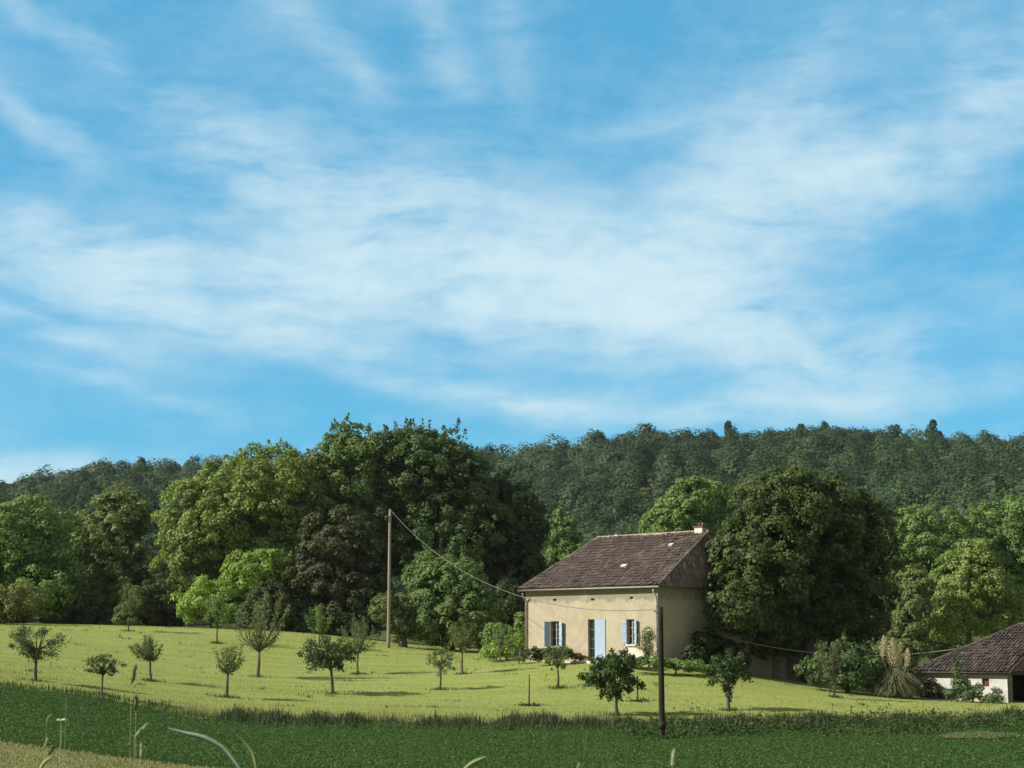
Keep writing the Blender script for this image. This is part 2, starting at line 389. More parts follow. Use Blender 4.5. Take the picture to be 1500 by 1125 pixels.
def H(x, y):
    x = np.atleast_1d(np.asarray(x, float)); y = np.atleast_1d(np.asarray(y, float))
    out = np.empty(len(x))
    for i in range(0, len(x), 20000):
        X, Y = x[i:i+20000], y[i:i+20000]
        xc, yc = np.clip(X, -48, 48), np.clip(Y, -3, 138)
        d2 = (xc[:, None]-cp[None, :, 0])**2+(yc[:, None]-cp[None, :, 1])**2
        near = _phi(d2) @ _w[:-3]+_w[-3]+_w[-2]*xc+_w[-1]*yc
        dist = np.maximum(np.maximum(np.abs(X)-48, 0), np.maximum(Y-138, -3-Y)); dist = np.maximum(dist, 0)
        t = np.clip(dist/45, 0, 1); t = t*t*(3-2*t)
        out[i:i+20000] = near*(1-t)+far_h(X, Y)*t
    return out
def h1(x, y): return float(H([x], [y])[0])
def ground_at(px, py, y0=44.0, y1=134.0):
    ys = np.arange(y0, y1, .2); d = ray(px, py)
    zs = EYE+d[2]/d[1]*ys; hs_ = H(d[0]/d[1]*ys, ys)
    k = np.argmax(zs <= hs_) if (zs <= hs_).any() else int(np.argmin(zs-hs_))
    y = ys[k]; return np.array([d[0]/d[1]*y, y, hs_[k]])
def patch(name, ya, yb, xs, ny, mat, lift=0.0, kind='structure'):
    xs = np.asarray(xs); V = []; t = np.linspace(0, 1, ny)
    A = np.array([ya(x) for x in xs]); B = np.array([yb(x) for x in xs])
    Y = A[None, :]+(B-A)[None, :]*t[:, None]; X = np.repeat(xs[None, :], ny, 0)
    Z = H(X.ravel(), Y.ravel())+lift
    V = np.c_[X.ravel(), Y.ravel(), Z]; nx = len(xs)
    i = np.arange(ny-1)[:, None]*nx+np.arange(nx-1)[None, :]
    Fq = np.stack([i, i+1, i+nx+1, i+nx], -1).reshape(-1, 4)
    return tag(npmesh(name, V, Fq, None, mat, smooth=True), kind=kind)
def yb0(x): return 45.0+.12*math.sin(x*1.3)
def yb1(x): return 65.0+.25*math.sin(x*.7)+.15*math.sin(x*2.1)
def yb2(x): return 122.0
XS = np.arange(-52, 52.01, .6)
patch('mown_strip', lambda x: 30.0, yb0, XS, 26, M['dry'])
patch('crop_field', yb0, yb1, XS, 40, M['crop_ground'])
patch('meadow', yb1, yb2, XS, 90, M['meadow'])
gx = np.r_[-2600, -1600, -1000, -700, np.arange(-520, -60, 20), np.arange(-60, 61, 2.0), np.arange(80, 540, 20), 700, 1000, 1600, 2600]
gy = np.r_[-600, -200, -60, -20, np.arange(-10, 150, 2.0), np.arange(150, 600, 15), 650, 750, 900, 1200, 1800, 3000]
GX, GY = np.meshgrid(gx, gy); GZ = H(GX.ravel(), GY.ravel())
inn = ((np.abs(GX) < 51) & (GY > 31) & (GY < 121)).ravel(); GZ = GZ-np.where(inn, .30, 0.0)
nx = len(gx); ii = np.arange(len(gy)-1)[:, None]*nx+np.arange(nx-1)[None, :]
tag(npmesh('ground', np.c_[GX.ravel(), GY.ravel(), GZ], np.stack([ii, ii+1, ii+nx+1, ii+nx], -1).reshape(-1, 4), None, M['ground'], smooth=True), kind='structure')
patch('track', lambda x: 66.6+.4*math.sin(x*.5), lambda x: 70.5+.8*math.sin(x*.4)+.06*(x-18)**1.0, np.arange(19.0, 40, .5), 12, M['trackm'], .03)

# ---------------------------------------------------------------- leaves
def leaf_arrays(C, Nn, size, rng, aspect=.6, fold=.18):
    n = len(C); Nn = Nn/(np.linalg.norm(Nn, axis=1, keepdims=True)+1e-9)
    q = rng.normal(size=(n, 3)); a = np.cross(Nn, q); a /= np.linalg.norm(a, axis=1, keepdims=True)+1e-9
    b = np.cross(Nn, a); s = np.asarray(size).reshape(-1, 1)*np.ones((n, 1))
    V = np.empty((n, 4, 3)); V[:, 0] = C+a*s; V[:, 1] = C+b*s*aspect+Nn*s*fold; V[:, 2] = C-a*s*.9; V[:, 3] = C-b*s*aspect+Nn*s*fold
    return V.reshape(-1, 3), np.arange(4*n).reshape(n, 4)
def sph(n, rng):
    d = rng.normal(size=(n, 3)); return d/np.linalg.norm(d, axis=1, keepdims=True)
def crown_points(lobes, rng, rc, per, leaf, lump=.16, inner=.25, fill=.62):
    """lobes: (centre xyz, radii xyz). clumps of leaves over each lobe's skin and through its inside"""
    PC, PN, PS = [], [], []
    for (c, r) in lobes:
        c = np.array(c, float); r = np.array(r, float)
        area = 4*math.pi*(((r[0]*r[1])**1.6+(r[0]*r[2])**1.6+(r[1]*r[2])**1.6)/3)**(1/1.6)
        nc = max(6, int(area/(math.pi*rc*rc)*fill*1.35))
        d = sph(nc, rng); b = sph(14, rng); amp = rng.uniform(-lump, lump*1.2, 14)
        w = (np.clip(d @ b.T, 0, 1)**5 @ amp)
        depth = np.where(rng.random(nc) < inner, rng.uniform(.35, .85, nc), rng.uniform(.86, 1.02, nc))
        cc = c+d*np.maximum(r-rc*.6, r*.5)*(depth*(1+w))[:, None]
        rr = rc*rng.uniform(.55, 1.35, nc)
        k = np.maximum(6, (per*rng.uniform(.6, 1.3, nc)*(rr/rc)**1.6).astype(int))
        idx = np.repeat(np.arange(nc), k)
        o = sph(len(idx), rng)
        od = d[idx]; o = o+od*.55+np.array([0, 0, .30]); o /= np.linalg.norm(o, axis=1, keepdims=True)
        rad = rr[idx]*rng.uniform(.55, 1.05, len(idx))
        PC.append(cc[idx]+o*rad[:, None]*np.array([1, 1, .8])); PN.append(o*1.0+od*.25+np.array([0, 0, .30])+rng.normal(size=o.shape)*.38)
        PS.append(leaf*rng.uniform(.6, 1.3, len(idx)))
    return np.concatenate(PC), np.concatenate(PN), np.concatenate(PS)
def trunk_mb(base, top, r0, rng, limbs=(), bend=.06):
    mb = MB(); base = np.array(base, float); top = np.array(top, float); L = np.linalg.norm(top-base)
    pts = []; nn = 6
    off = np.zeros(3)
    for i in range(nn+1):
        t = i/nn
        pts.append(base+(top-base)*t+off); off = off+rng.normal(size=3)*np.array([1, 1, 0])*bend*L/nn
    pts[0][2] -= .12
    mb.tube(pts, [r0*(1.35 if i == 0 else 1.0)*(1-.55*i/nn) for i in range(nn+1)], 8)
    for e in limbs:
        e = np.array(e, float); k = rng.integers(3, nn+1); s = pts[k]
        m = s+(e-s)*.5+np.array([0, 0, .12*np.linalg.norm(e-s)])+rng.normal(size=3)*.05*np.linalg.norm(e-s)
        rr = r0*.42*(1-.4*k/nn)
        mb.tube([s, s+(m-s)*.5, m, m+(e-m)*.6, e], [rr, rr*.85, rr*.62, rr*.4, rr*.15], 5)
    return mb
SEED = [10]
def tree(name, label, cat, d, lobes, mat, group=None, rc=.6, per=72, leaf=.14, lump=.2, base=None, trunk=.28, bark='bark', limbs=10, inner=.38, spikes=0, fill=1.0, trunkname='trunk'):
    """lobes: (px, py, rx_px, ry_px[, depth offset m, depth radius factor])"""
    SEED[0] += 1; rng = np.random.default_rng(SEED[0])
    L = []
    for lb in lobes:
        px, py, rx, ry = lb[:4]; dy = lb[4] if len(lb) > 4 else 0.0; k = lb[5] if len(lb) > 5 else 1.0
        Y = d+dy; m = Y/F
        L.append((at(px, py, Y), (rx*m, rx*m*k, ry*m)))
    big = max(L, key=lambda q: q[1][0]*q[1][2])
    bx, by = (big[0][0], big[0][1]) if base is None else (at(base, HZ, d)[0], d)
    b = np.array([bx, by, h1(bx, by)])
    root = thing(name, label, cat, b, group)
    C, Nn, S = crown_points(L, rng, rc, per, leaf, lump, inner, fill)
    if spikes:                                                # shoots that break the outline
        for _ in range(spikes):
            c, r = L[rng.integers(len(L))]; q = sph(1, rng)[0]; q[2] = abs(q[2])*.9+.25; q /= np.linalg.norm(q)
            s = c+q*r*.92; e = s+(q*.5+np.array([0, 0, .8]))*rng.uniform(.5, 1.25)*rc*1.2; n = int(per*.6)
            t = rng.random(n)**.8
            C = np.r_[C, s+(e-s)*t[:, None]+rng.normal(size=(n, 3))*(rc*.33*(1.05-t))[:, None]]
            Nn = np.r_[Nn, rng.normal(size=(n, 3))+q]; S = np.r_[S, leaf*rng.uniform(.5, 1.0, n)]
    zg = H(C[:, 0], C[:, 1]); C[:, 2] = np.maximum(C[:, 2], zg+.05+rng.random(len(C))*.3)
    V, Fq = leaf_arrays(C, Nn, S, rng)
    top = big[0]+np.array([0, 0, big[1][2]*.25])
    ends = []
    for _ in range(limbs):
        c, r = L[rng.integers(len(L))]; ends.append(c+sph(1, rng)[0]*r*.75)
    trunk_mb(b, top, trunk, rng, ends).build(trunkname, M[bark], root, True)
    npmesh('crown' if trunkname == 'trunk' else 'foliage', V, Fq, root, M[mat], rng.random(len(Fq)))
    return root

# ---------------------------------------------------------------- big trees
G_BACK = 'trees along the back of the meadow'
tree('broadleaf_tree', 'dark green round-headed tree cut by the left edge of the photo', 'tree', 124, [(35,790,82,70),(70,850,60,60,-1),(-20,830,70,75)], 'fresh', G_BACK, spikes=14)
tree('broadleaf_tree', 'tall olive green ragged tree standing just left of the big lime green tree', 'tree', 130, [(165,790,55,68),(180,755,40,45),(140,830,50,70,1),(195,850,50,50,-1)], 'pale_olive', G_BACK, rc=.52, lump=.3, spikes=30, fill=.85)
tree('broadleaf_tree', 'big lime green sunlit tree left of the tallest dark tree', 'tree', 126, [(360,740,90,80),(310,770,75,80,-1),(410,720,70,70,1),(275,810,45,55,-2),(370,830,90,60,1)], 'lime', G_BACK, spikes=24)
tree('broadleaf_tree', 'tallest dark green tree with a pointed top left of the pale pole', 'tree', 129, [(500,705,62,72),(520,660,45,38),(465,730,50,60,-1),(520,790,80,75,1),(502,640,16,20)], 'mid', G_BACK, spikes=34, lump=.25)
tree('broadleaf_tree', 'massive dark green tree rising above the top of the pale pole', 'tree', 130, [(615,695,68,70),(655,665,36,40),(600,655,45,32),(640,770,95,90,1),(690,720,45,60,0)], 'dark', G_BACK, spikes=40, lump=.25)
tree('broadleaf_tree', 'black-green tree between the massive dark tree and the farmhouse roof', 'tree', 133, [(755,770,50,62),(710,770,50,70,1),(745,840,65,70,-1),(738,712,18,22)], 'deep', G_BACK, spikes=16)
tree('broadleaf_tree', 'small light green tree peeping out left of the farmhouse roof', 'tree', 142, [(822,790,26,42),(838,830,30,45),(812,850,28,50)], 'fresh', G_BACK, rc=.52, spikes=10)
tree('dying_tree', 'brown-leaved thin tree in front of the dark trees left of the pale pole', 'tree', 121, [(500,800,58,55),(470,860,60,60),(530,870,50,60)], 'brown', G_BACK, rc=.52, lump=.3, fill=1.0)
tree('broadleaf_tree', 'light green tree showing over the farmhouse ridge beside the chimney', 'tree', 128, [(1005,752,46,42),(975,780,40,38),(1040,740,40,38,1),(1010,830,70,60,1)], 'fresh', G_BACK, rc=.52, spikes=12)
tree('chestnut_tree', 'huge dark dome-shaped tree standing right of the farmhouse', 'tree', 95, [(1165,778,108,92,-1.6),(1112,835,80,95,-3.5),(1240,840,80,105,.8),(1175,875,112,78,1.0,.7),(1080,878,54,54,-5.2),(1262,790,52,70,1.2),(1150,735,78,52,-1.5),(1215,755,64,58,-.3),(1200,905,105,52,1.5,.7),(1120,925,70,36,.2)], 'chestnut', None, rc=.5, per=64, leaf=.12, trunk=.42, limbs=14, spikes=30, lump=.16, base=1185)
tree('broadleaf_tree', 'light green wide tree behind the dark dome tree on the right', 'tree', 138, [(1360,790,62,58),(1325,840,40,70),(1400,850,60,70)], 'fresh', G_BACK, rc=.58, leaf=.13, spikes=12)
tree('broadleaf_tree', 'pale green tree at the right edge beyond the barn roof', 'tree', 141, [(1455,790,52,62),(1500,770,50,48),(1480,860,70,70),(1540,820,60,80)], 'fresh', G_BACK, rc=.58, leaf=.13, spikes=14)
tree('young_tree', 'bright yellow-green tree just behind the left slope of the barn roof', 'tree', 112, [(1420,860,56,58),(1392,905,42,38,-1),(1450,890,55,50,1),(1430,820,30,32)], 'lime', G_BACK, rc=.48, leaf=.115, spikes=12)
tree('shrubby_tree', 'dull olive bush tree between the dark dome tree and the yellow-green tree', 'tree', 109, [(1335,900,30,48),(1345,860,24,30),(1325,945,34,30)], 'olive', G_BACK, rc=.4, leaf=.10)
G_BUSH = 'bushes along the top edge of the meadow'
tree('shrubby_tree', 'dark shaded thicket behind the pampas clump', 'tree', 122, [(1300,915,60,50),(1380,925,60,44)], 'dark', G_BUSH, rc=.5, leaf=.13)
tree('garden_bush', 'rounded bush with yellow and rusty tips at the far left edge', 'bush', 111, [(22,885,42,34),(-10,895,40,36)], 'rust', G_BUSH, rc=.38, per=55, leaf=.09, limbs=5, trunk=.15)
tree('garden_bush', 'fresh green spreading bush in front of the lime green tree', 'bush', 118, [(315,880,55,34),(365,850,42,40,1),(285,890,28,24,-1),(395,840,40,36,2)], 'bright', G_BUSH, rc=.45, leaf=.11, spikes=10)
tree('garden_bush', 'broad green bush between the pale pole and the farmhouse', 'bush', 110, [(660,868,62,56),(690,900,48,52,-1),(630,850,36,36),(655,915,60,40,-1)], 'mid', G_BUSH, rc=.45, leaf=.11, spikes=12)
tree('garden_bush', 'grey-green small tree wrapped round the foot of the pale pole', 'bush', 106.5, [(562,890,20,24,.4),(590,905,26,36,1),(625,915,24,32,1)], 'olive', G_BUSH, rc=.34, leaf=.09)
tree('garden_bush', 'yellow-green slim bush under the olive green ragged tree', 'bush', 119, [(196,885,18,32),(182,905,14,22)], 'olive', G_BUSH, rc=.35, leaf=.09)
tree('garden_bush', 'brownish bush with bare twigs left of the fresh green spreading bush', 'bush', 121, [(240,880,34,36),(215,900,24,24,-1),(262,895,22,28)], 'brown', G_BUSH, rc=.38, leaf=.095, fill=.9)
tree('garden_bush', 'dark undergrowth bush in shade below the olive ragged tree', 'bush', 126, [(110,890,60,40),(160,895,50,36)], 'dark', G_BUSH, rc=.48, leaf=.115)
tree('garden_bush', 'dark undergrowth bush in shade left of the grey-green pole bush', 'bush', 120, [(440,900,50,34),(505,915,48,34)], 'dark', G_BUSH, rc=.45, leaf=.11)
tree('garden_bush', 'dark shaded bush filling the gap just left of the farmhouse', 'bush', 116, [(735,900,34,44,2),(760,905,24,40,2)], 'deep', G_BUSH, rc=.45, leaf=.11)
tree('garden_bush', 'tall dull brown-green bush with upright tips behind the tall vase-shaped fruit tree', 'bush', 116, [(392,880,32,32),(375,900,26,24)], 'brown', G_BUSH, rc=.34, leaf=.09)
# ---------------------------------------------------------------- farmhouse
TH = R(44)
cu, su = math.cos(TH), math.sin(TH)
U = np.array([cu, -su, 0]); Vb = np.array([su, cu, 0]); Nf = -Vb
Rc = at(965, 970, 88.0)
def kx(px, py=900): d = ray(px, py); return d[0]/d[1]
FW = (Rc[0]-kx(770)*Rc[1])/(cu+kx(770)*su)
Lc = Rc-U*FW
def solve_ridge(pl, pr, Lc, Rc):
    kl, kr = kx(pl, 790), kx(pr, 790)
    A = np.array([[cu+kl*su, su-kl*cu], [-cu-kr*su, su-kr*cu]]); b = np.array([kl*Lc[1]-Lc[0], kr*Rc[1]-Rc[0]])
    return np.linalg.solve(A, b)
hh, mm = solve_ridge(876, 1038, Lc, Rc)
HD = 2*mm
zE = at(965, 855, 88.0)[2]
rl = Lc+U*hh+Vb*mm
zR = at(876, 790, rl[1])[2]
zG = min(Rc[2], Lc[2])-.05
house = thing('farmhouse', 'old cream-plastered farmhouse with brown hipped roof and pale blue shutters', 'house', ((Lc+Rc)/2)[:2].tolist()+[zG])
zG0 = zG-1.6
def hp(s, n, z): return Lc*np.array([1, 1, 0])+U*s+Nf*n+np.array([0, 0, z])
def fac(px, py):
    k = kx(px, py); s = (k*Lc[1]-Lc[0])/(cu+k*su); Y = Lc[1]-su*s
    return s, at(px, py, Y)[2]
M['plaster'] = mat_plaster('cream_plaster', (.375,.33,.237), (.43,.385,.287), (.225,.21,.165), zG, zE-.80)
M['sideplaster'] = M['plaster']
def holed_wall(mb, frame, s0, s1, z0, z1, holes, depth=.28):
    ss = sorted({s0, s1, *[h[0] for h in holes], *[h[1] for h in holes]}); zs = sorted({z0, z1, *[h[2] for h in holes], *[h[3] for h in holes]})
    for a, b in zip(ss[:-1], ss[1:]):
        for c, d in zip(zs[:-1], zs[1:]):
            if any(h[0] <= a and b <= h[1] and h[2] <= c and d <= h[3] for h in holes): continue
            mb.add([frame(a, 0, c), frame(b, 0, c), frame(b, 0, d), frame(a, 0, d)], [(0, 1, 2, 3)])
    for (a, b, c, d) in holes:
        for p, q in (((a, c), (b, c)), ((b, c), (b, d)), ((b, d), (a, d)), ((a, d), (a, c))):
            mb.add([frame(p[0], 0, p[1]), frame(q[0], 0, q[1]), frame(q[0], -depth, q[1]), frame(p[0], -depth, p[1])], [(3, 2, 1, 0)])
w1 = (fac(806, 930)[0], fac(820, 930)[0], fac(812, 947)[1], fac(812, 910)[1])
w2 = (fac(918.5, 930)[0], fac(930, 930)[0], fac(925, 944)[1], fac(925, 907)[1])
dr = (fac(861.5, 940)[0], fac(887, 940)[0], fac(874, 967.5)[1], fac(874, 907)[1])
vents = [(fac(px-2.6, py)[0], fac(px+2.6, py)[0], fac(px, py+1.6)[1], fac(px, py-1.5)[1]) for px, py in ((812.5,878.5),(868,878),(925,875.5))]
wb = MB()
holed_wall(wb, hp, 0, FW, zG0, zE, [w1, w2, dr]+vents)
def quadw(a, b): wb.add([a+np.array([0,0,zG0]), b+np.array([0,0,zG0]), b+np.array([0,0,zE]), a+np.array([0,0,zE])], [(0,1,2,3)])
z3 = np.array([1, 1, 0]); c0, c1 = Lc*z3, Rc*z3; c2, c3 = c1+Vb*HD, c0+Vb*HD
quadw(c1, c2); quadw(c2, c3); quadw(c3, c0)
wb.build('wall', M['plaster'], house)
for v in vents:
    b = MB()
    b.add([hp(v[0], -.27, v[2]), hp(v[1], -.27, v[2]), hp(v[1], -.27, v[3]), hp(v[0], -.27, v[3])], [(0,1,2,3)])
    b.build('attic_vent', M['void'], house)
def relief(mb, fr, xs, zs, dep, back):
    """one closed panel whose face steps to depth dep(i, j) in every cell"""
    idx = {}
    def v(x, n, z):
        p = fr(x, n, z); k = tuple(np.round(p, 5))
        if k not in idx: idx[k] = len(mb.v); mb.v.append(tuple(float(q) for q in p))
        return idx[k]
    def face(*q): mb.f.append(tuple(q)); mb.var.append(.5)
    nx_, nz_ = len(xs)-1, len(zs)-1
    for i in range(nx_):
        for j in range(nz_):
            d = dep(i, j); a, b, c, e = xs[i], xs[i+1], zs[j], zs[j+1]
            face(v(a, d, c), v(b, d, c), v(b, d, e), v(a, d, e)); face(v(a, back, e), v(b, back, e), v(b, back, c), v(a, back, c))
            for (x0, z0_, x1, z1_, ii, jj) in ((a, c, a, e, i-1, j), (b, e, b, c, i+1, j), (b, c, a, c, i, j-1), (a, e, b, e, i, j+1)):
                if not (0 <= ii < nx_ and 0 <= jj < nz_): face(v(x0, d, z0_), v(x1, d, z1_), v(x1, back, z1_), v(x0, back, z0_))
                elif dep(ii, jj) < d-1e-6: face(v(x0, d, z0_), v(x1, d, z1_), v(x1, dep(ii, jj), z1_), v(x0, dep(ii, jj), z0_))
def board_leaf(fr, wid, z0, z1, nb, battens, face_n, sgn_n, name, parent):
    xs = [0.0]
    for i in range(nb):
        if i: xs.append(wid*i/nb+.006)
        xs.append(wid*(i+1)/nb-(.006 if i < nb-1 else 0))
    zs = [z0]
    for b in battens: zs += [b-.05, b+.05]
    zs.append(z1); mb = MB()
    def dep(i, j):
        if j % 2 == 1: return .034
        return .014 if i % 2 == 0 else .004
    relief(mb, lambda x, n, z: fr(x, n*sgn_n, z), xs, zs, dep, -.014)
    return mb.build(name, M['blue'], parent)
def box_f(mb, fr, s0, s1, n0, n1, z0, z1):
    mb.hexa([fr(s0, n0, z0), fr(s1, n0, z0), fr(s1, n1, z0), fr(s0, n1, z0), fr(s0, n0, z1), fr(s1, n0, z1), fr(s1, n1, z1), fr(s0, n1, z1)])
def shutter(parent, hinge_s, z0, z1, wid, ang, sgn, name='shutter'):
    """leaf hinged at hinge_s, opening outwards; ang from the wall plane, sgn = +1 swings to the right of the hinge"""
    ax = U*sgn*math.cos(ang)+Nf*math.sin(ang); nx_ = np.cross(np.array([0, 0, 1.]), ax)
    h0 = hp(hinge_s, .035, 0)
    def fr(s, n, z): return h0+ax*s+nx_*n+np.array([0, 0, z])
    board_leaf(fr, wid, z0, z1, 4, (z0+.16, (z0+z1)/2, z1-.16), 0, 1 if sgn < 0 else -1, name, parent)
def window(o, left, right, label):
    s0, s1, z0, z1 = o
    fb = MB(); t = .05
    box_f(fb, hp, s0, s0+t, -.20, -.14, z0, z1); box_f(fb, hp, s1-t, s1, -.20, -.14, z0, z1)
    box_f(fb, hp, s0+t, s1-t, -.20, -.14, z0, z0+t); box_f(fb, hp, s0+t, s1-t, -.20, -.14, z1-t, z1)
    mid = (s0+s1)/2; box_f(fb, hp, mid-.03, mid+.03, -.197, -.137, z0+t, z1-t)
    for k in (1/3, 2/3): box_f(fb, hp, s0+t, s1-t, -.185, -.150, z0+(z1-z0)*k-.015, z0+(z1-z0)*k+.015)
    wn = fb.build('window', M['frame'], house); tag(wn, label)
    gb = MB(); box_f(gb, hp, s0+.01, s1-.01, -.176, -.168, z0+.01, z1-.01); gb.build('pane', M['glass'], wn)
    sb = MB(); box_f(sb, hp, s0-.10, s1+.10, -.13, .06, z0-.09, z0-.002); sb.build('sill', M['pale_stone'], wn)
    wd = (s1-s0)/2
    shutter(wn, s0, z0+.0, z1-.02, wd, *left, sgn=-1); shutter(wn, s1, z0+.0, z1-.02, wd, *right, sgn=1)
window(w1, (R(72),), (R(24),), 'left window with its left shutter standing square to the wall')
window(w2, (R(10),), (R(26),), 'right window above the climbing plant')
s0, s1, z0, z1 = dr; md = (s0+s1)/2-.04
db = MB(); box_f(db, hp, s0, s0+.06, -.22, -.12, z0, z1); box_f(db, hp, s1-.06, s1, -.22, -.12, z0, z1); box_f(db, hp, s0+.06, s1-.06, -.22, -.12, z1-.07, z1)
door = db.build('door', M['frame'], house)
gb = MB(); box_f(gb, hp, s0+.06, s1-.06, -.20, -.17, z0, z1-.07); gb.build('glazed_leaf', M['glass'], door)
for k in (.05, .28, .51, .74):
    gm = MB(); box_f(gm, hp, s0+.07, md, -.165, -.145, z0+(z1-z0)*k, z0+(z1-z0)*k+.05); gm.build('glazing_bar', M['blue_wood'], door)
def door_leaf():
    wid = (s1-md); ang = R(9); ax = -U*math.cos(ang)+Nf*math.sin(ang); nx_ = np.cross(np.array([0, 0, 1.]), ax); h0 = hp(s1+.01, .03, 0)
    fr = lambda s, n, z: h0+ax*s+nx_*n+np.array([0, 0, z])
    board_leaf(fr, wid, z0+.03, z1, 5, [z0+(z1-z0)*k for k in (.12, .5, .9)], 0, -1, 'shutter', door)
door_leaf()
ds = MB(); box_f(ds, hp, s0-.9, s1+.6, .0, .9, zG-.6, z0-.02); ds.build('doorstep', M['pale_stone'], house, bevel=.02)

def tiled_slope(mb, A, B, C, D, rng, pitch=.21, course=.36, rad=.085):
    """A-B along the eave, C-D along the ridge (D above A, C above B); rows of half-round tiles clipped to the slope"""
    A, B, C, D = [np.array(q, float) for q in (A, B, C, D)]
    e = B-A; L = np.linalg.norm(e); e /= L
    mid = (C+D)/2-A; t = mid-e*np.dot(mid, e); T = np.linalg.norm(t); t /= T; n = np.cross(e, t)
    if n[2] < 0: n = -n
    xa, xb = np.dot(D-A, e), np.dot(C-A, e)
    for k in range(int(L/pitch)):
        x = (k+.5)*pitch
        tm = T
        if x < xa: tm = T*x/max(xa, 1e-6)
        if x > xb: tm = min(tm, T*(L-x)/max(L-xb, 1e-6))
        nt = int(math.ceil(tm/course))
        for j in range(nt):
            t0, t1 = j*course-.03, min((j+1)*course+.02, tm)
            if t1-t0 < .06: continue
            jx = x+rng.normal()*.022+.014*math.sin(t0*1.7+x*.4); r0, r1 = rad*1.05*rng.uniform(.9, 1.12), rad*.85; sg = -.05*math.sin(math.pi*x/L)*math.sin(math.pi*min(1, t0/T))+.02*math.sin(x*1.1+t0*.8)+.03; lift0, lift1 = .055+rng.normal()*.018+sg, .03+sg
            if rng.random() < .012: lift0 += .05; jx += rng.normal()*.05
            vs = []
            for (tt, rr, lf) in ((t0, r0, lift0), (t1, r1, lift1)):
                for q in np.linspace(math.pi*1.02, -.02*math.pi, 5): vs.append(A+e*(jx+rr*math.cos(q))+t*tt+n*(lf-.035+rr*math.sin(q)*.9))
            mb.add(vs, [(i, i+1, i+6, i+5) for i in range(4)], float(rng.random()))
    mb.slab([A+n*.0, B+n*.0, C, D], -n*.07-np.array([0, 0, .02]), .3)
def half_run(mb, a, b, rng, r=.13, seg=.42):
    a, b = np.array(a, float), np.array(b, float); L = np.linalg.norm(b-a); t = (b-a)/L; s = np.cross(t, [0, 0, 1.]); s /= np.linalg.norm(s); n = np.cross(s, t)
    k = int(L/seg)
    for i in range(k):
        vs = []
        for tt, rr in ((i*L/k-.02, r*1.06), ((i+1)*L/k+.03, r*.9)):
            for q in np.linspace(math.pi*1.1, -.1*math.pi, 6): vs.append(a+t*tt+s*rr*math.cos(q)+n*(rr*math.sin(q)+.01))
        mb.add(vs, [(j, j+1, j+7, j+6) for j in range(5)], float(rng.random()))
def hip_roof(parent, c0, c1, c2, c3, hl, hr, half, zE, zR, ov, mat, ridgemat, seed):
    """c0..c3: wall corners (front left, front right, back right, back left)"""
    rng = np.random.default_rng(seed); U_ = (c1-c0)/np.linalg.norm(c1-c0); V_ = (c3-c0)/np.linalg.norm(c3-c0)
    dz = (zR-zE)/half*ov
    E = [c0-U_*ov-V_*ov, c1+U_*ov-V_*ov, c2+U_*ov+V_*ov, c3-U_*ov+V_*ov]
    for q in E: q[2] = zE-dz+.05
    ra = c0+U_*hl+V_*half; rb = c1-U_*hr+V_*half; ra[2] = rb[2] = zR+.05
    if hl < .05: ra -= U_*ov
    if hr < .05: rb += U_*ov
    mb = MB()
    tiled_slope(mb, E[0], E[1], rb, ra, rng); tiled_slope(mb, E[2], E[3], ra, rb, rng)
    if hl >= .05: tiled_slope(mb, E[3], E[0], ra, ra, rng)
    if hr >= .05: tiled_slope(mb, E[1], E[2], rb, rb, rng)
    roof = mb.build('roof', M[mat], parent, True)
    rm = MB(); half_run(rm, ra, rb, rng); rm.build('ridge_tiles', M[ridgemat], roof, True)
    hm = MB()
    for on, a_, b_ in ((hl, E[0], ra), (hl, E[3], ra), (hr, E[1], rb), (hr, E[2], rb)):
        if on >= .05: hm = MB(); half_run(hm, a_, b_, rng, .11); hm.build('hip_tiles', M[mat], roof, True)
    return roof, E, ra, rb
M['ridge'] = mat_tiles('ridge_cap_tiles', (.26,.20,.16), (.36,.30,.25), (.20,.15,.12), (.45,.42,.36))
roof, EH, ra, rb = hip_roof(house, c0, c1, c2, c3, hh, hh, mm, zE, zR, .28, 'tile', 'ridge', 3)
def on_front(px, py):     # a point on the front roof slope under a pixel
    n = np.cross(EH[1]-EH[0], ra-EH[0]); n /= np.linalg.norm(n)
    if n[2] < 0: n = -n
    d = ray(px, py); o = np.array([0, 0, EYE]); t = np.dot(EH[0]-o, n)/np.dot(d, n); return o+d*t, n
for (px, py, w, l) in ((915, 831.5, .36, .26), (984, 800.5, .26, .24)):
    p, n = on_front(px, py); e = U; t = np.cross(n, e)
    if t[2] < 0: t = -t
    b = MB(); pts = [p-e*w/2-t*l/2, p+e*w/2-t*l/2, p+e*w/2+t*l/2, p-e*w/2+t*l/2]
    b.slab([q+n*.16 for q in pts], -n*.10); b.build('skylight', M['roof_light'], roof)
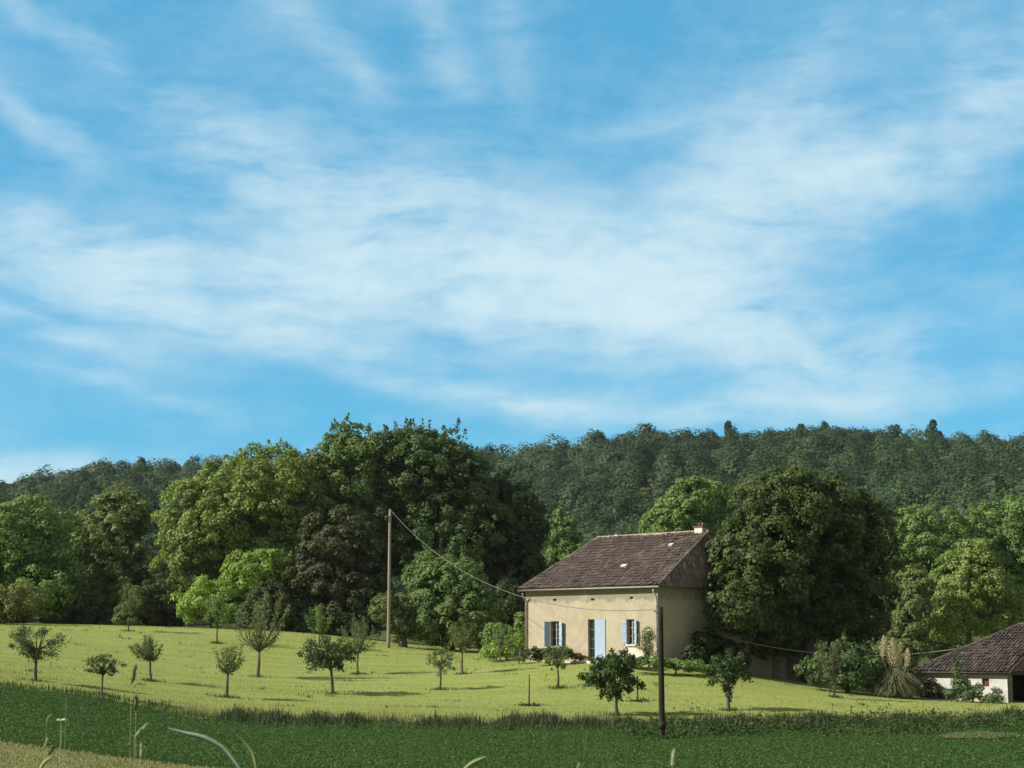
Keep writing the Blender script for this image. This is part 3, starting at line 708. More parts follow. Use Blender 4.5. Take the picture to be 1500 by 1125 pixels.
def chimney(px0, px1, py0, py1, depth, mat, cap, back=0.0):
    pc = rb if px0 > 950 else ra
    k = kx((px0+px1)/2, py0); s = np.dot(U, U)
    # along the ridge line
    q = ra-rb if px0 > 950 else rb-ra
    base = pc.copy(); q = (rb-ra); tt = (k*ra[1]-ra[0])/(q[0]-k*q[1]); base = ra+q*tt
    w = (px1-px0)/F*base[1]/(cu+su); depth = w
    ztop = at((px0+px1)/2, py0, base[1])[2]; zb = zR-.8
    def fr(a, b, z): return base*z3+U*a+Vb*b+np.array([0, 0, z])
    mb = MB(); box_f(mb, fr, -w/2, w/2, -depth/2, depth/2, zb, ztop)
    ch = mb.build('chimney', M[mat], roof)
    if cap:
        c = MB(); box_f(c, fr, -w/2-.05, w/2+.05, -depth/2-.05, depth/2+.05, ztop+.002, ztop+.07); c.build('chimney_cap', M['terracotta'], ch)
        for o_ in (-.12, .13):
            c = MB(); b0 = fr(o_, 0, ztop+.07); c.tube([b0, b0+np.array([0, 0, .12]), b0+np.array([0, 0, .20])], [.085, .075, .09], 10); c.build('chimney_pot', M['terracotta'], ch, True)
chimney(1017, 1037, 773, 795, .42, 'pale_stone', True)
chimney(900, 906.5, 783, 790, .18, 'pale_stone', False)
gt = MB()
def half_gutter(a, b, r=.075):
    t = (b-a)/np.linalg.norm(b-a); s = np.cross(t, [0, 0, 1.]); vs = []
    for p in (a, b):
        for q in np.linspace(math.pi, 2*math.pi, 7): vs.append(p+s*r*math.cos(q)+np.array([0, 0, r*math.sin(q)]))
        for q in np.linspace(2*math.pi, math.pi, 7): vs.append(p+s*(r-.012)*math.cos(q)+np.array([0, 0, (r-.012)*math.sin(q)]))
    gt.add(vs, [(i, (i+1) % 14, (i+1) % 14+14, i+14) for i in range(14)]+[tuple(range(14)), tuple(range(27, 13, -1))])
ge0 = EH[0]+Nf*.07-np.array([0, 0, .03]); ge1 = EH[1]+Nf*.07-np.array([0, 0, .03])
half_gutter(ge0, ge1); gt.build('gutter', M['zinc'], house, True)
def downpipe(s, mat):
    b = MB(); p0 = hp(s, .36, zE-.30); b.tube([p0, hp(s, .33, zE-.42), hp(s, .09, zE-.72), hp(s, .09, zE-.9), hp(s, .09, zG+.2)], .048, 8); 
    for z in (zE-1.2, zE-2.4, zG+.7): b.tube([hp(s, .09, z), hp(s, .09, z+.06)], .06, 8)
    b.build('downpipe', M[mat], house, True)
downpipe(.10, 'brownpipe'); downpipe(FW-.03, 'zinc')
# climbing plant, mound, shrubs in front of the house
def at_wall(px, py, off=.15):
    s, z = fac(px, py); return hp(s, off, z)
def foliage_thing(name, label, cat, base, pts, mat, leaf, per, spread, group=None, stemr=.02, stemname='stem', flat=None):
    SEED[0] += 1; rng = np.random.default_rng(SEED[0]); root = thing(name, label, cat, base, group)
    mb = MB(); C = []
    for p in pts:
        p = np.array(p, float); m = base+(p-base)*.5+rng.normal(size=3)*.06*np.linalg.norm(p-base)
        mb.tube([base, m, p], [stemr, stemr*.7, stemr*.3], 5); C.append(p+rng.normal(size=(per, 3))*spread)
    mb.build(stemname, M['bark'], root); C = np.concatenate(C)
    V, Fq = leaf_arrays(C, rng.normal(size=C.shape)+np.array([-.2, -.2, .5]), leaf*rng.uniform(.6, 1.3, len(C)), rng)
    npmesh('foliage', V, Fq, root, M[mat], rng.random(len(Fq))); return root
cb = at_wall(948, 962, .12); rr = np.random.default_rng(5)
foliage_thing('climbing_plant', 'sparse brown-green climber on the wall right of the right window', 'climbing plant', cb, [at_wall(rr.uniform(937, 957), rr.uniform(926, 952), .12) for _ in range(16)], 'olive', .055, 34, np.array([.13, .13, .16]))
mp = at(932, 968, 86.5); mb = MB()
pk = at(926, 946, 87.2)
mbx = [at(912, 968, 86.8), at(950, 968, 85.2), at(953, 962, 86.6), at(914, 960, 88.0)]
tt = [at(921, 949, 87.3), at(931, 948, 86.8), at(940, 953, 86.6), at(922, 950, 87.9)]
mb.hexa([q-np.array([0, 0, .3]) for q in mbx]+tt)
mo = mb.build('stone_mound', M['beige_stone'], None, False, .06); tag(mo, 'pale sandy stone mound under the right window', 'stone mound')
tree('clipped_hedge', 'dark clipped hedge under the left window', 'hedge', 90.5, [(782,958,16,9),(805,958,18,9),(824,958,14,8)], 'deep', None, rc=.28, per=40, leaf=.085, limbs=4, trunk=.05, trunkname='stem')
tree('low_hedge', 'low green hedge along the foot of the shaded end wall', 'hedge', 84.5, [(935,970,16,7,.0),(962,970,18,8),(990,973,20,8,.3),(1015,976,18,8,.8),(1035,980,14,8,1.5)], 'fresh', None, rc=.25, per=36, leaf=.08, limbs=4, trunk=.05, trunkname='stem')
tree('flowering_shrub', 'reddish low shrub against the wall left of the door', 'shrub', 91.0, [(843,962,12,7),(855,964,9,5)], 'flower', None, rc=.2, per=26, leaf=.06, limbs=4, trunk=.03, trunkname='stem')
G_GARD = 'shrubs beside the farmhouse'
tree('garden_shrub', 'lime green hedge-like shrub left of the farmhouse corner', 'shrub', 97, [(742,950,26,14),(722,955,16,11),(760,943,14,16)], 'bright', G_GARD, rc=.32, per=36, leaf=.09, limbs=5, trunk=.05, trunkname='stem')
tree('garden_shrub', 'rounded mid-green shrub behind the lime green shrub', 'shrub', 101, [(730,925,20,16),(715,935,12,12)], 'fresh', G_GARD, rc=.32, per=36, leaf=.09, limbs=5, trunk=.06, trunkname='stem')
tree('garden_shrub', 'grey-green shrub at the left end of the clipped hedge', 'shrub', 93, [(760,960,13,9)], 'grey', G_GARD, rc=.25, per=36, leaf=.07, limbs=4, trunk=.04, trunkname='stem')
tree('garden_shrub', 'tall yellow-green shrub against the left corner of the farmhouse', 'shrub', 99, [(762,915,8,22),(757,930,10,18)], 'lime', G_GARD, rc=.3, per=30, leaf=.09, limbs=4, trunk=.04, trunkname='stem')
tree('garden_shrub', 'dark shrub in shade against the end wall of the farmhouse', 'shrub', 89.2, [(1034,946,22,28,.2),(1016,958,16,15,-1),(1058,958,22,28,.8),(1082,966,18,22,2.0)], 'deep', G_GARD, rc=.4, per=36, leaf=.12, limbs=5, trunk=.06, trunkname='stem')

# ---------------------------------------------------------------- barn (right edge)
bR = at(1477, 1031, 86.0); 
bW = (bR[0]-kx(1346, 1000)*bR[1])/(cu+kx(1346, 1000)*su); bL = bR-U*bW
bz = bR[2]-.1; bE = at(1477, 984, 86.0)[2]
barn = thing('barn', 'low white-walled barn with wide brown tiled roof at the right edge', 'barn', [bR[0], bR[1], bz])
def bp(s, n, z): return bL*z3+U*s+Nf*n+np.array([0, 0, z])
def bfac(px, py):
    k = kx(px, py); s = (k*bL[1]-bL[0])/(cu+k*su); return s, at(px, py, bL[1]-su*s)[2]
M['whitewall'] = mat_plaster('whitewashed_plaster', (.47,.465,.435), (.58,.575,.545), (.25,.245,.21), bz-.1, bE+3)
bw_ = (bfac(1438.5, 1000)[0], bfac(1449, 1000)[0], bfac(1443, 1005.5)[1], bfac(1443, 994)[1])
b = MB(); holed_wall(b, bp, 0, bW, bz-.6, bE, [bw_]); 
BH = 5.0; bd = 2*BH
bc0, bc1 = bL*z3, bR*z3; bc2, bc3 = bc1+Vb*bd, bc0+Vb*bd
def bq(frame0, frame1, z0_, z1_, mb): mb.add([frame0+[0,0,z0_], frame1+[0,0,z0_], frame1+[0,0,z1_], frame0+[0,0,z1_]], [(0,1,2,3)])
bq(bc2, bc3, bz-.6, bE, b); bq(bc3, bc0, bz-.6, bE, b)
b.build('wall', M['whitewall'], barn)
hl = 3.4; bRz = bE+2.4
gw = MB()
def gp(s, n, z): return bc1+Vb*s+U*n+np.array([0, 0, z])
gdoor = (.55, 3.3, bz-.6, bz+1.55)
holed_wall(gw, gp, 0, bd, bz-.6, bE, [gdoor], .3)
gw.add([gp(0, 0, bE), gp(bd, 0, bE), gp(BH, 0, bRz)], [(0, 1, 2)])
gw.build('end_wall', M['drystone'], barn)
iv = MB(); box_f(iv, gp, gdoor[0]+.02, gdoor[1]-.02, -1.5, -1.4, bz-.5, gdoor[3]-.02); iv.build('dark_backing', M['void'], barn)  # black sheet inside the doorway, painting the dark of the interior
lt = MB(); box_f(lt, gp, gdoor[0]-.15, gdoor[1]+.15, -.05, .05, gdoor[3]+.003, gdoor[3]+.2); lt.build('lintel', M['dark_wood'], barn)
wn = MB(); s0, s1, z0, z1 = bw_; box_f(wn, bp, s0, s1, -.16, -.12, z0, z1); wo = wn.build('window', M['red_wood'], barn)
wn = MB(); box_f(wn, bp, s0-.28, s1+.5, -.02, .035, z1+.13, z1+.30); wn.build('lintel', M['pale_stone'], wo)
broof, bEH, bra, brb = hip_roof(barn, bc0, bc1, bc2, bc3, hl, 0.0, BH, bE+.06, bRz, .32, 'barn_tile', 'barn_tile', 8)
for e_ in (bEH[1], bEH[2]):
    vb = MB(); vb.tube([e_+np.array([0,0,-.04]), brb+np.array([0,0,-.04])], .06, 6); vb.build('verge_board', M['dark_wood'], broof)
eb = MB(); box_f(eb, bp, -.25, bW+.25, .20, .25, bE-.18, bE-.06); eb.build('eave_board', M['dark_wood'], broof)

# ---------------------------------------------------------------- low outbuilding under the dark dome tree
oL, oR = at(1058, 992, 96.5), at(1172, 1000, 95.0); oL[2] = h1(*oL[:2]); oR[2] = h1(*oR[:2])
ou = (oR-oL)*z3; oW = np.linalg.norm(ou); ou /= oW; on = np.array([ou[1], -ou[0], 0]); oz = min(oL[2], oR[2]); oT = at(1110, 940, 96)[2]
shed = thing('stone_shed', 'low dark rubble-stone shed in the shade under the dome tree', 'shed', [oL[0], oL[1], oz])
def op(s, n, z): return oL*z3+ou*s+on*n+np.array([0, 0, z])
def ofs(px, py): k = kx(px, py); s = (k*oL[1]-oL[0])/(ou[0]-k*ou[1]); return s, at(px, py, oL[1]+ou[1]*s)[2]
wo_ = (ofs(1114, 980)[0], ofs(1133, 980)[0], ofs(1120, 994)[1], ofs(1120, 974)[1])
b = MB(); holed_wall(b, op, 0, oW, oz-.5, oT, [wo_])
for a_, b_ in ((op(oW, 0, 0), op(oW, -3, 0)), (op(oW, -3, 0), op(0, -3, 0)), (op(0, -3, 0), op(0, 0, 0))): bq(a_, b_, oz-.5, oT, b)
b.build('wall', M['drystone'], shed)
b = MB(); box_f(b, op, wo_[0], wo_[1], -.12, -.08, wo_[2], wo_[3]); b.build('hatch', M['blue_wood'], shed)
b = MB(); box_f(b, op, ofs(1134, 980)[0], ofs(1152, 980)[0], .003, .10, oz-.3, ofs(1140, 962)[1]); b.build('buttress', M['stone'], shed)
b = MB(); rg = np.random.default_rng(4); tiled_slope(b, op(-.3, .3, oT), op(oW+.3, .3, oT), op(oW+.3, -3.3, oT+.9), op(-.3, -3.3, oT+.9), rg); b.build('roof', M['tile'], shed, True)

# ---------------------------------------------------------------- poles and wires
def pole(label, base, topz, r0, r1, mat, leanx=0.0):
    root = thing('utility_pole', label, 'utility pole', base)
    mb = MB(); n = 10
    mb.tube([np.array([base[0]+leanx*i/n, base[1], base[2]-.4+(topz-base[2]+.4)*i/n]) for i in range(n+1)], [r0+(r1-r0)*i/n for i in range(n+1)], 12)
    mb.build('post', M[mat], root, True); return root, np.array([base[0]+leanx, base[1], topz])
pb = ground_at(970, 1083, 50, 70)
p1, p1t = pole('dark tarred wooden pole standing in the green crop', pb, at(966, 889, pb[1])[2], .115, .095, 'pole_dark')
mb = MB(); mb.tube([p1t+np.array([-.10, -.02, -.22]), p1t+np.array([-.22, -.02, -.16])], .02, 6); mb.tube([p1t+np.array([-.22, -.02, -.18]), p1t+np.array([-.22, -.02, -.08])], [.035, .03], 8); mb.build('insulator', M['zinc'], p1, True)
mb = MB(); mb.tube([pb+np.array([0, 0, .35]), pb+np.array([0, 0, .62])], .135, 12); mb.build('base_collar', M['pole_dark'], p1, True)
p2b = at(569, 948, 105.0); p2b[2] = h1(p2b[0], p2b[1])
p2, p2t = pole('pale weathered wooden pole at the top of the meadow', p2b, at(571.5, 748, 105)[2], .115, .085, 'pole_pale')
mb = MB(); mb.tube([p2t+np.array([-.02, -.13, -.38]), p2t+np.array([-.28, -.13, -.40]), p2t+np.array([-.30, -.13, -.55]), p2t+np.array([-.10, -.13, -.62])], .045, 7)
mb.build('bracket', M['terracotta'], p2, True)
mb = MB(); mb.tube([p2t+np.array([0, 0, -.02]), p2t+np.array([0, 0, .10])], [.06, .035], 8); mb.build('insulator', M['zinc'], p2, True)
def wire(label, a, b, sag, r, mat='wire'):
    mb = MB(); ts = np.linspace(0, 1, 40); mb.tube([a+(b-a)*t-np.array([0, 0, 4*sag*t*(1-t)]) for t in ts], r, 5)
    return tag(mb.build('overhead_wire', M[mat], None, True), label, 'overhead wire')
wire('long sagging wire from the pale pole across the farmhouse front to the dark pole', p2t+np.array([.05, -.05, .02]), p1t+np.array([-.22, -.02, -.10]), 1.85, .0145)
_t = min(np.linspace(0, 1, 200), key=lambda q: abs((bEH[0]+(bra-bEH[0])*q)[0]-kx(1404, 946)*(bEH[0]+(bra-bEH[0])*q)[1]))
wb_ = bEH[0]+(bra-bEH[0])*_t+np.array([0, 0, .12])                       # held by the barn's hip
ws = min(np.linspace(0, HD, 400), key=lambda q: abs((c1+Vb*q)[0]-kx(1024, 923)*(c1+Vb*q)[1])); ws = c1+Vb*ws
wa = at(1024, 923, ws[1])+U*.06
wire('thin pale wire running from the shaded end wall towards the barn', wa, wb_, .80, .017, 'pale_wire')

# ---------------------------------------------------------------- orchard
TRUNKS = []
G_OR = 'young fruit trees scattered over the meadow'
def fruit_tree(px, py, l, r, top, bot, style, mat, label, name='fruit_tree', leaf=.07, n=2600, tr=.075, base=None, bark='bark'):
    SEED[0] += 1; rng = np.random.default_rng(SEED[0])
    b = ground_at(px, py) if base is None else base
    m = b[1]/F; cx = ((l+r)/2-px)*m; hw = (r-l)/2*m; zt = (py-top)*m; zb = (py-bot)*m; hh_ = (zt-zb)/2
    root = thing(name, label, 'fruit tree', b, G_OR); TRUNKS.append(b)
    mb = MB(); fork = b+np.array([cx*.25, 0, zb+hh_*.12])
    k0 = b+(fork-b)*.5+rng.normal(size=3)*np.array([.04, .04, 0])
    mb.tube([b-np.array([0, 0, .1]), b+np.array([0, 0, .08]), k0, fork], [tr*1.5, tr*1.1, tr*.9, tr*.8], 8)
    C, Nn = [], []; c = b+np.array([cx, 0, (zt+zb)/2])
    if style == 'vase':
        ns = int(rng.integers(13, 17))
        for i in range(ns):
            a = 2*math.pi*i/ns+rng.normal()*.3; sp = rng.uniform(.6, 1.12) if i % 3 else rng.uniform(.1, .4); hgt = rng.uniform(.7, 1.0) if sp < .7 else rng.uniform(.5, .82)
            e = b+np.array([cx+math.cos(a)*hw*sp, math.sin(a)*hw*sp, zb+(zt-zb)*hgt])
            m1 = fork+(e-fork)*np.array([.62, .62, .34])+rng.normal(size=3)*.04*hw
            P = [fork, fork+(m1-fork)*.5, m1, m1+(e-m1)*.5+rng.normal(size=3)*.03*hw, e]
            mb.tube(P, [tr*.5, tr*.42, tr*.32, tr*.2, tr*.06], 5)
            k = n//ns; t = rng.uniform(.22, 1.04, k); seg = np.clip((t*4).astype(int), 0, 3); PA = np.array(P)
            q = PA[seg]+(PA[seg+1]-PA[seg])*(t*4-seg)[:, None]; dsp = .055*hw*(1.15-.6*t)+.035
            C.append(q+rng.normal(size=(k, 3))*dsp[:, None]*np.array([1, 1, 1.1])); Nn.append(rng.normal(size=(k, 3))+np.array([0, 0, .4]))
    else:
        nc = {'round': 34, 'wide': 38, 'star': 46, 'column': 26}[style]
        for i in range(nc):
            d = sph(1, rng)[0]; rad = rng.uniform(.5, 1.08)
            if style == 'wide': d[2] = d[2]*.8+.05
            e = c+d*np.array([hw, hw, hh_])*rad*(1.0 if style != 'star' else rng.uniform(.8, 1.12))
            lo = np.clip(rng.uniform(.2, .9), 0, 1); s_ = fork+(c-fork)*lo*.6
            if i % 2 == 0: 
                mid = s_+(e-s_)*.55+np.array([0, 0, .05*hh_]); mb.tube([s_, mid, e], [tr*.42, tr*.26, tr*.06], 5)
            k = n//nc; od = (e-c)/(np.linalg.norm(e-c)+1e-6)
            if style == 'star':                     # leaf sprays that point outwards
                t = rng.uniform(-.45, .35, k); q = e+od[None, :]*t[:, None]*hw*.55+rng.normal(size=(k, 3))*.07*hw*(1.15-t)[:, None]
                q[:, 2] += -.05*hw*np.clip(t+.1, 0, 1)
            else: q = e+rng.normal(size=(k, 3))*np.array([.105*hw, .105*hw, .10*hh_])*rng.uniform(.6, 1.3)
            C.append(q); Nn.append(rng.normal(size=(k, 3))*.8+od*.5+np.array([0, 0, .5]))
        for i in range(7):
            e = c+sph(1, rng)[0]*np.array([hw, hw, hh_])*.8; e[2] = max(e[2], fork[2]+.15); mb.tube([fork, fork+(e-fork)*.5+np.array([0, 0, .08]), e], [tr*.55, tr*.36, tr*.08], 6)
    mb.build('trunk', M[bark], root, True); C = np.concatenate(C); Nn = np.concatenate(Nn)
    V, Fq = leaf_arrays(C, Nn, leaf*(.80 if style == 'star' else .66)*rng.uniform(.6, 1.35, len(C)), rng, .55)
    npmesh('crown', V, Fq, root, M[mat], rng.random(len(Fq))); return root
fruit_tree(52, 998, 10, 90, 912, 972, 'wide', 'orchard', 'large dark round fruit tree nearest the left edge of the meadow', leaf=.066, n=3900)
fruit_tree(149, 1019, 123, 177, 958, 994, 'wide', 'orchard', 'small low fruit tree at the lower left edge of the meadow, in two tufts', n=1500, tr=.045)
fruit_tree(221, 998, 186, 241, 930, 972, 'vase', 'orchard', 'dark cup-shaped fruit tree with a clean trunk, behind the grass seed heads', n=2400, tr=.06)
fruit_tree(332, 1022, 309, 361, 944, 992, 'vase', 'pear', 'small grey-green fruit tree with upright shoots left of the crop corner', n=1900, tr=.07)
fruit_tree(377, 992, 341, 423, 868, 962, 'vase', 'pear', 'tallest vase-shaped fruit tree with long rising limbs', n=3000, tr=.10, leaf=.08, bark='palebark')
fruit_tree(487, 1017, 440, 514, 938, 986, 'star', 'walnut', 'dense dark fruit tree in the middle of the left half of the meadow', n=4160, leaf=.085)
fruit_tree(468, 948, 449, 486, 886, 932, 'vase', 'fresh', 'light green slender fruit tree far up the meadow behind the dense dark one', n=1800, leaf=.08, tr=.06)
fruit_tree(524, 988, 497, 552, 905, 962, 'vase', 'pear', 'open light fruit tree just right of the dense dark one', n=2300, leaf=.07, tr=.055)
fruit_tree(645, 1011, 627, 668, 946, 987, 'round', 'pear', 'small rounded fruit tree left of the slim tree below the broad bush', n=1600, tr=.05)
fruit_tree(677, 988, 655, 698, 910, 962, 'round', 'olive', 'slim pale fruit tree in front of the broad green bush', n=1900, tr=.075, bark='palebark')
fruit_tree(817, 1009, 798, 834, 949, 983, 'round', 'pear', 'small fruit tree below the left window of the farmhouse', n=1600, tr=.06)
fruit_tree(904, 1048, 860, 944, 962, 1026, 'star', 'walnut', 'spiky large-leaved dark fruit tree left of the dark pole', n=5760, leaf=.10)
fruit_tree(1067, 1041, 1034, 1097, 957, 1018, 'star', 'walnut', 'ragged dark fruit tree right of the dark pole', n=4160, leaf=.085, tr=.085)
fruit_tree(1223, 1022, 1200, 1241, 942, 1010, 'column', 'grey', 'narrow grey-green fruit tree in front of the dark round bush', n=2300, leaf=.065, tr=.045)
fruit_tree(188, 925, 172, 204, 852, 908, 'column', 'olive', 'thin olive fruit tree on the far crest under the ragged tree', n=1500, leaf=.08, tr=.05)
fruit_tree(318, 943, 298, 340, 868, 922, 'round', 'fresh', 'fruit tree on the far crest against the fresh green bush', n=1500, leaf=.08, tr=.05)
fruit_tree(347, 905, 332, 372, 852, 882, 'wide', 'bright', 'lime green thin tree on the far crest left of the tallest vase-shaped fruit tree', n=1500, leaf=.10, tr=.05, base=np.array([at(347, HZ, 119)[0], 119, h1(at(347, HZ, 119)[0], 119)]))
fruit_tree(733, 966, 716, 752, 918, 948, 'round', 'pear', 'little garden tree among the lime shrubs left of the farmhouse', n=1200, leaf=.07, tr=.05, base=np.array([at(733, HZ, 95.5)[0], 95.5, h1(at(733, HZ, 95.5)[0], 95.5)]))
def stake(px, py, top, label):
    b = ground_at(px, py); m = b[1]/F; root = thing('planting_stake', label, 'stake', b)
    mb = MB(); mb.tube([b-np.array([0, 0, .15]), b+np.array([.01, 0, (py-top)*m])], [.035, .028], 7); mb.build('post', M['dark_wood'], root, True)
    SEED[0] += 1; rng = np.random.default_rng(SEED[0]); k = 160
    C = b+np.c_[rng.normal(size=k)*.28, rng.normal(size=k)*.2, np.abs(rng.normal(size=k))*.05]; V, Fq = leaf_arrays(C, rng.normal(size=(k, 3))+[0, 0, 1], .06, rng)
    tag(npmesh('grass_tuft', V, Fq, root, M['verge'], rng.random(k)), kind='stuff')
stake(775, 1034, 990, 'thin bare planting stake alone in the meadow')
stake(934, 1028, 992, 'thin stake half hidden behind the spiky large-leaved fruit tree')

# ---------------------------------------------------------------- right-hand bushes
tree('round_bush', 'dark round bush below the huge dome tree', 'bush', 87.5, [(1240,975,46,36),(1205,980,32,28,-.5),(1265,985,30,26)], 'dark', None, rc=.42, per=44, leaf=.11, limbs=6, trunk=.12, spikes=10)
pg = at(1312, 1018, 87); pg[2] = h1(pg[0], pg[1])
def pampas(label, b, n, hgt, spread, plumes):
    SEED[0] += 1; rng = np.random.default_rng(SEED[0]); root = thing('pampas_grass', label, 'pampas grass', b)
    V = []; Fq = []; 
    for i in range(n):
        a = rng.uniform(0, 2*math.pi); o = np.array([math.cos(a), math.sin(a), 0]); sp = spread*rng.uniform(.15, 1)**.8; hh2 = hgt*rng.uniform(.5, 1.0)*(1.05-.35*sp/spread)
        p0 = b+o*.25*rng.random(); p1 = b+o*sp*.6+[0, 0, hh2*.95]; p2 = b+o*sp*1.15+[0, 0, hh2*rng.uniform(.05, .95)]
        w = np.array([-o[1], o[0], 0])*.022; k = len(V); V += [p0-w, p0+w, p1-w, p1+w, p2-w*.2, p2+w*.2]; Fq += [(k, k+1, k+3, k+2), (k+2, k+3, k+5, k+4)]
    npmesh('blades', np.array(V), np.array(Fq), root, M['pampas'], rng.random(len(Fq)))
    for (px, py0, py1) in plumes:
        t0, t1 = at(px-2, py1, b[1]), at(px, py0, b[1]); off = np.array([0, rng.normal()*.25, 0]); t0 = t0+off; t1 = t1+off
        st = MB(); st.tube([b, t0, t1], [.012, .01, .006], 5); so = st.build('plume', M['plume'], root)
        k = 420; t = rng.random(k); C = t0+(t1-t0)*t[:, None]+rng.normal(size=(k, 3))*(.10*np.sin(np.pi*np.clip(t*.9+.08, 0, 1)))[:, None]
        V2, F2 = leaf_arrays(C, rng.normal(size=(k, 3)), .05, rng, .35); npmesh('tuft', V2, F2, so, M['plume'], rng.random(k))
pampas('tall dry pampas clump with pale plumes left of the barn', pg, 2200, 1.75, 1.55, [(1293, 931, 962), (1303, 946, 970), (1309, 935, 968), (1314, 948, 975), (1322, 940, 972), (1328, 950, 976), (1318, 955, 980)])
tree('wild_bush', 'dark shaded scrub just behind the pampas clump', 'bush', 95.5, [(1300,985,24,30),(1325,990,20,24),(1275,990,20,20)], 'dark', None, rc=.35, leaf=.09, limbs=5, trunk=.06, trunkname='stem')
tree('wild_bush', 'grey-brown scrub between the pampas clump and the barn wall', 'bush', 88.5, [(1348,1004,18,16),(1333,992,15,24),(1368,1011,18,11),(1388,1017,14,7)], 'brown', None, rc=.3, per=36, leaf=.08, limbs=5, trunk=.05, trunkname='stem')
tree('wild_bush', 'dark green bush growing up the white barn wall', 'bush', 85.0, [(1408,1005,14,16,.8),(1402,985,6,16,.9),(1425,1013,18,13,.4),(1395,1016,14,10,.8),(1450,1024,16,6,0)], 'dark', None, rc=.26, per=36, leaf=.075, limbs=5, trunk=.05, trunkname='stem')

# ---------------------------------------------------------------- wooded hillside
rng = np.random.default_rng(77)
pts = []
sp = 7.2
for y in np.arange(FOOT_Y+40, RID_Y+30, sp):
    half = y*.3125*1.22+25
    for x in np.arange(-half, half, sp): pts.append((x+rng.normal()*2.0, y+rng.normal()*2.0))
pts = np.array(pts); hz_ = H(pts[:, 0], pts[:, 1])
Cs, Ns, Ss, Vr = [], [], [], []
tint = np.clip(.40+.34*np.sin(pts[:, 0]*.045+2*np.sin(pts[:, 1]*.02))+rng.normal(size=len(pts))*.34, 0, 1)
for (x, y), z, tn in zip(pts, hz_, tint):
    hgt = TREE_H*rng.uniform(.62, 1.15)*(1.2 if rng.random() < .06 else 1); rw = rng.uniform(2.8, 6.2) if rng.random() > .08 else rng.uniform(6.5, 8.0); k = int(300+100*rng.random())
    if y < 330: k = int(k*1.35)
    d = sph(k, rng); d[:, 2] = np.abs(d[:, 2])*1.0-.12; d[:, 1] = np.where(d[:, 1] > .3, -d[:, 1], d[:, 1])
    b = sph(9, rng); w = np.clip(d @ b.T, 0, 1)**6 @ rng.uniform(-.35, .42, 9)
    r = rng.uniform(.70, 1.05, k)*(1+w)
    c = np.array([x, y, z+hgt*.52])+d*np.array([rw, rw, hgt*.50])*r[:, None]
    Cs.append(c); Ns.append(d+np.array([0, 0, .35])+rng.normal(size=d.shape)*.22); Ss.append(rng.uniform(.26, .60, k)*(.75+.5*(y/RID_Y))); Vr.append(np.clip(tn*.92+rng.random(k)*.08, 0, 1))
Cs = np.concatenate(Cs); V, Fq = leaf_arrays(Cs, np.concatenate(Ns), np.concatenate(Ss), rng)
tag(npmesh('hillside_forest', V, Fq, None, M['hill'], np.concatenate(Vr)), 'dense dark wood covering the far hillside', 'forest', kind='stuff')
G_SK = 'trees breaking the skyline of the hill'
def skyline(px, top, w, label, kindname='skyline_tree', mat='hill', shape='round'):
    y = RID_Y+4; base = at(px, 660, y); zb_ = h1(base[0], y); root = thing(kindname, label, 'tree', [base[0], y, zb_], G_SK)
    SEED[0] += 1; rg = np.random.default_rng(SEED[0]); zt = at(px, top, y)[2]; hw = w/2*y/F
    mb = MB(); mb.tube([[base[0], y, zb_-.3], [base[0], y, (zb_+zt)/2], [base[0], y, zt-.8]], [.35, .25, .08], 6); mb.build('trunk', M['bark'], root)
    k = 1500; d = sph(k, rg); b = sph(10, rg); wv_ = np.clip(d @ b.T, 0, 1)**5 @ rg.uniform(-.35, .35, 10)
    zc = zb_+(zt-zb_)*.55; LB = [(0, zc, hw, (zt-zb_)*.40)]
    if shape == 'cone':
        LB = [(rg.normal()*hw*.15, zb_+(zt-zb_)*.50, hw, (zt-zb_)*.30), (rg.normal()*hw*.2, zb_+(zt-zb_)*.72, hw*.66, (zt-zb_)*.20), (rg.normal()*hw*.12, zt-(zt-zb_)*.11, hw*.36, (zt-zb_)*.12), (hw*.5, zb_+(zt-zb_)*.60, hw*.5, (zt-zb_)*.16)]
    else: LB += [(hw*.55, zc-1, hw*.55, (zt-zb_)*.28), (-hw*.5, zc-.6, hw*.6, (zt-zb_)*.30), (hw*.1, zc+(zt-zb_)*.22, hw*.5, (zt-zb_)*.20)]
    pick = rg.integers(len(LB), size=k); A = np.array(LB)[pick]
    C = np.c_[base[0]+A[:, 0], np.full(k, y), A[:, 1]]+d*np.c_[A[:, 2], A[:, 2], A[:, 3]]*(rg.uniform(.6, 1.0, k)*(1+wv_))[:, None]
    V, Fq = leaf_arrays(C, d+np.array([0, 0, .3])+rg.normal(size=d.shape)*.3, rg.uniform(.28, .60, k), rg)
    npmesh('crown', V, Fq, root, M[mat], rg.random(k)*.6+.3)
skyline(1368, 614, 30, 'tallest narrow tree on the ridge right of centre of the dome tree', shape='cone')
skyline(1068, 618, 30, 'small pointed conifer on the ridge above the farmhouse chimney', shape='cone')
skyline(1208, 616, 26, 'pair-topped tree on the ridge above the dome tree')
skyline(945, 617, 62, 'broad dark oak on the ridge at the left start of the high crest')
skyline(207, 668, 26, 'small bump of a tree on the low left ridge')
skyline(1310, 619, 46, 'wide rounded tree on the ridge left of the tallest narrow tree')
skyline(875, 628, 44, 'rounded tree stepping down the ridge left of the broad oak')
skyline(1175, 621, 28, 'thin twiggy tree on the ridge left of the pair-topped tree', shape='cone')

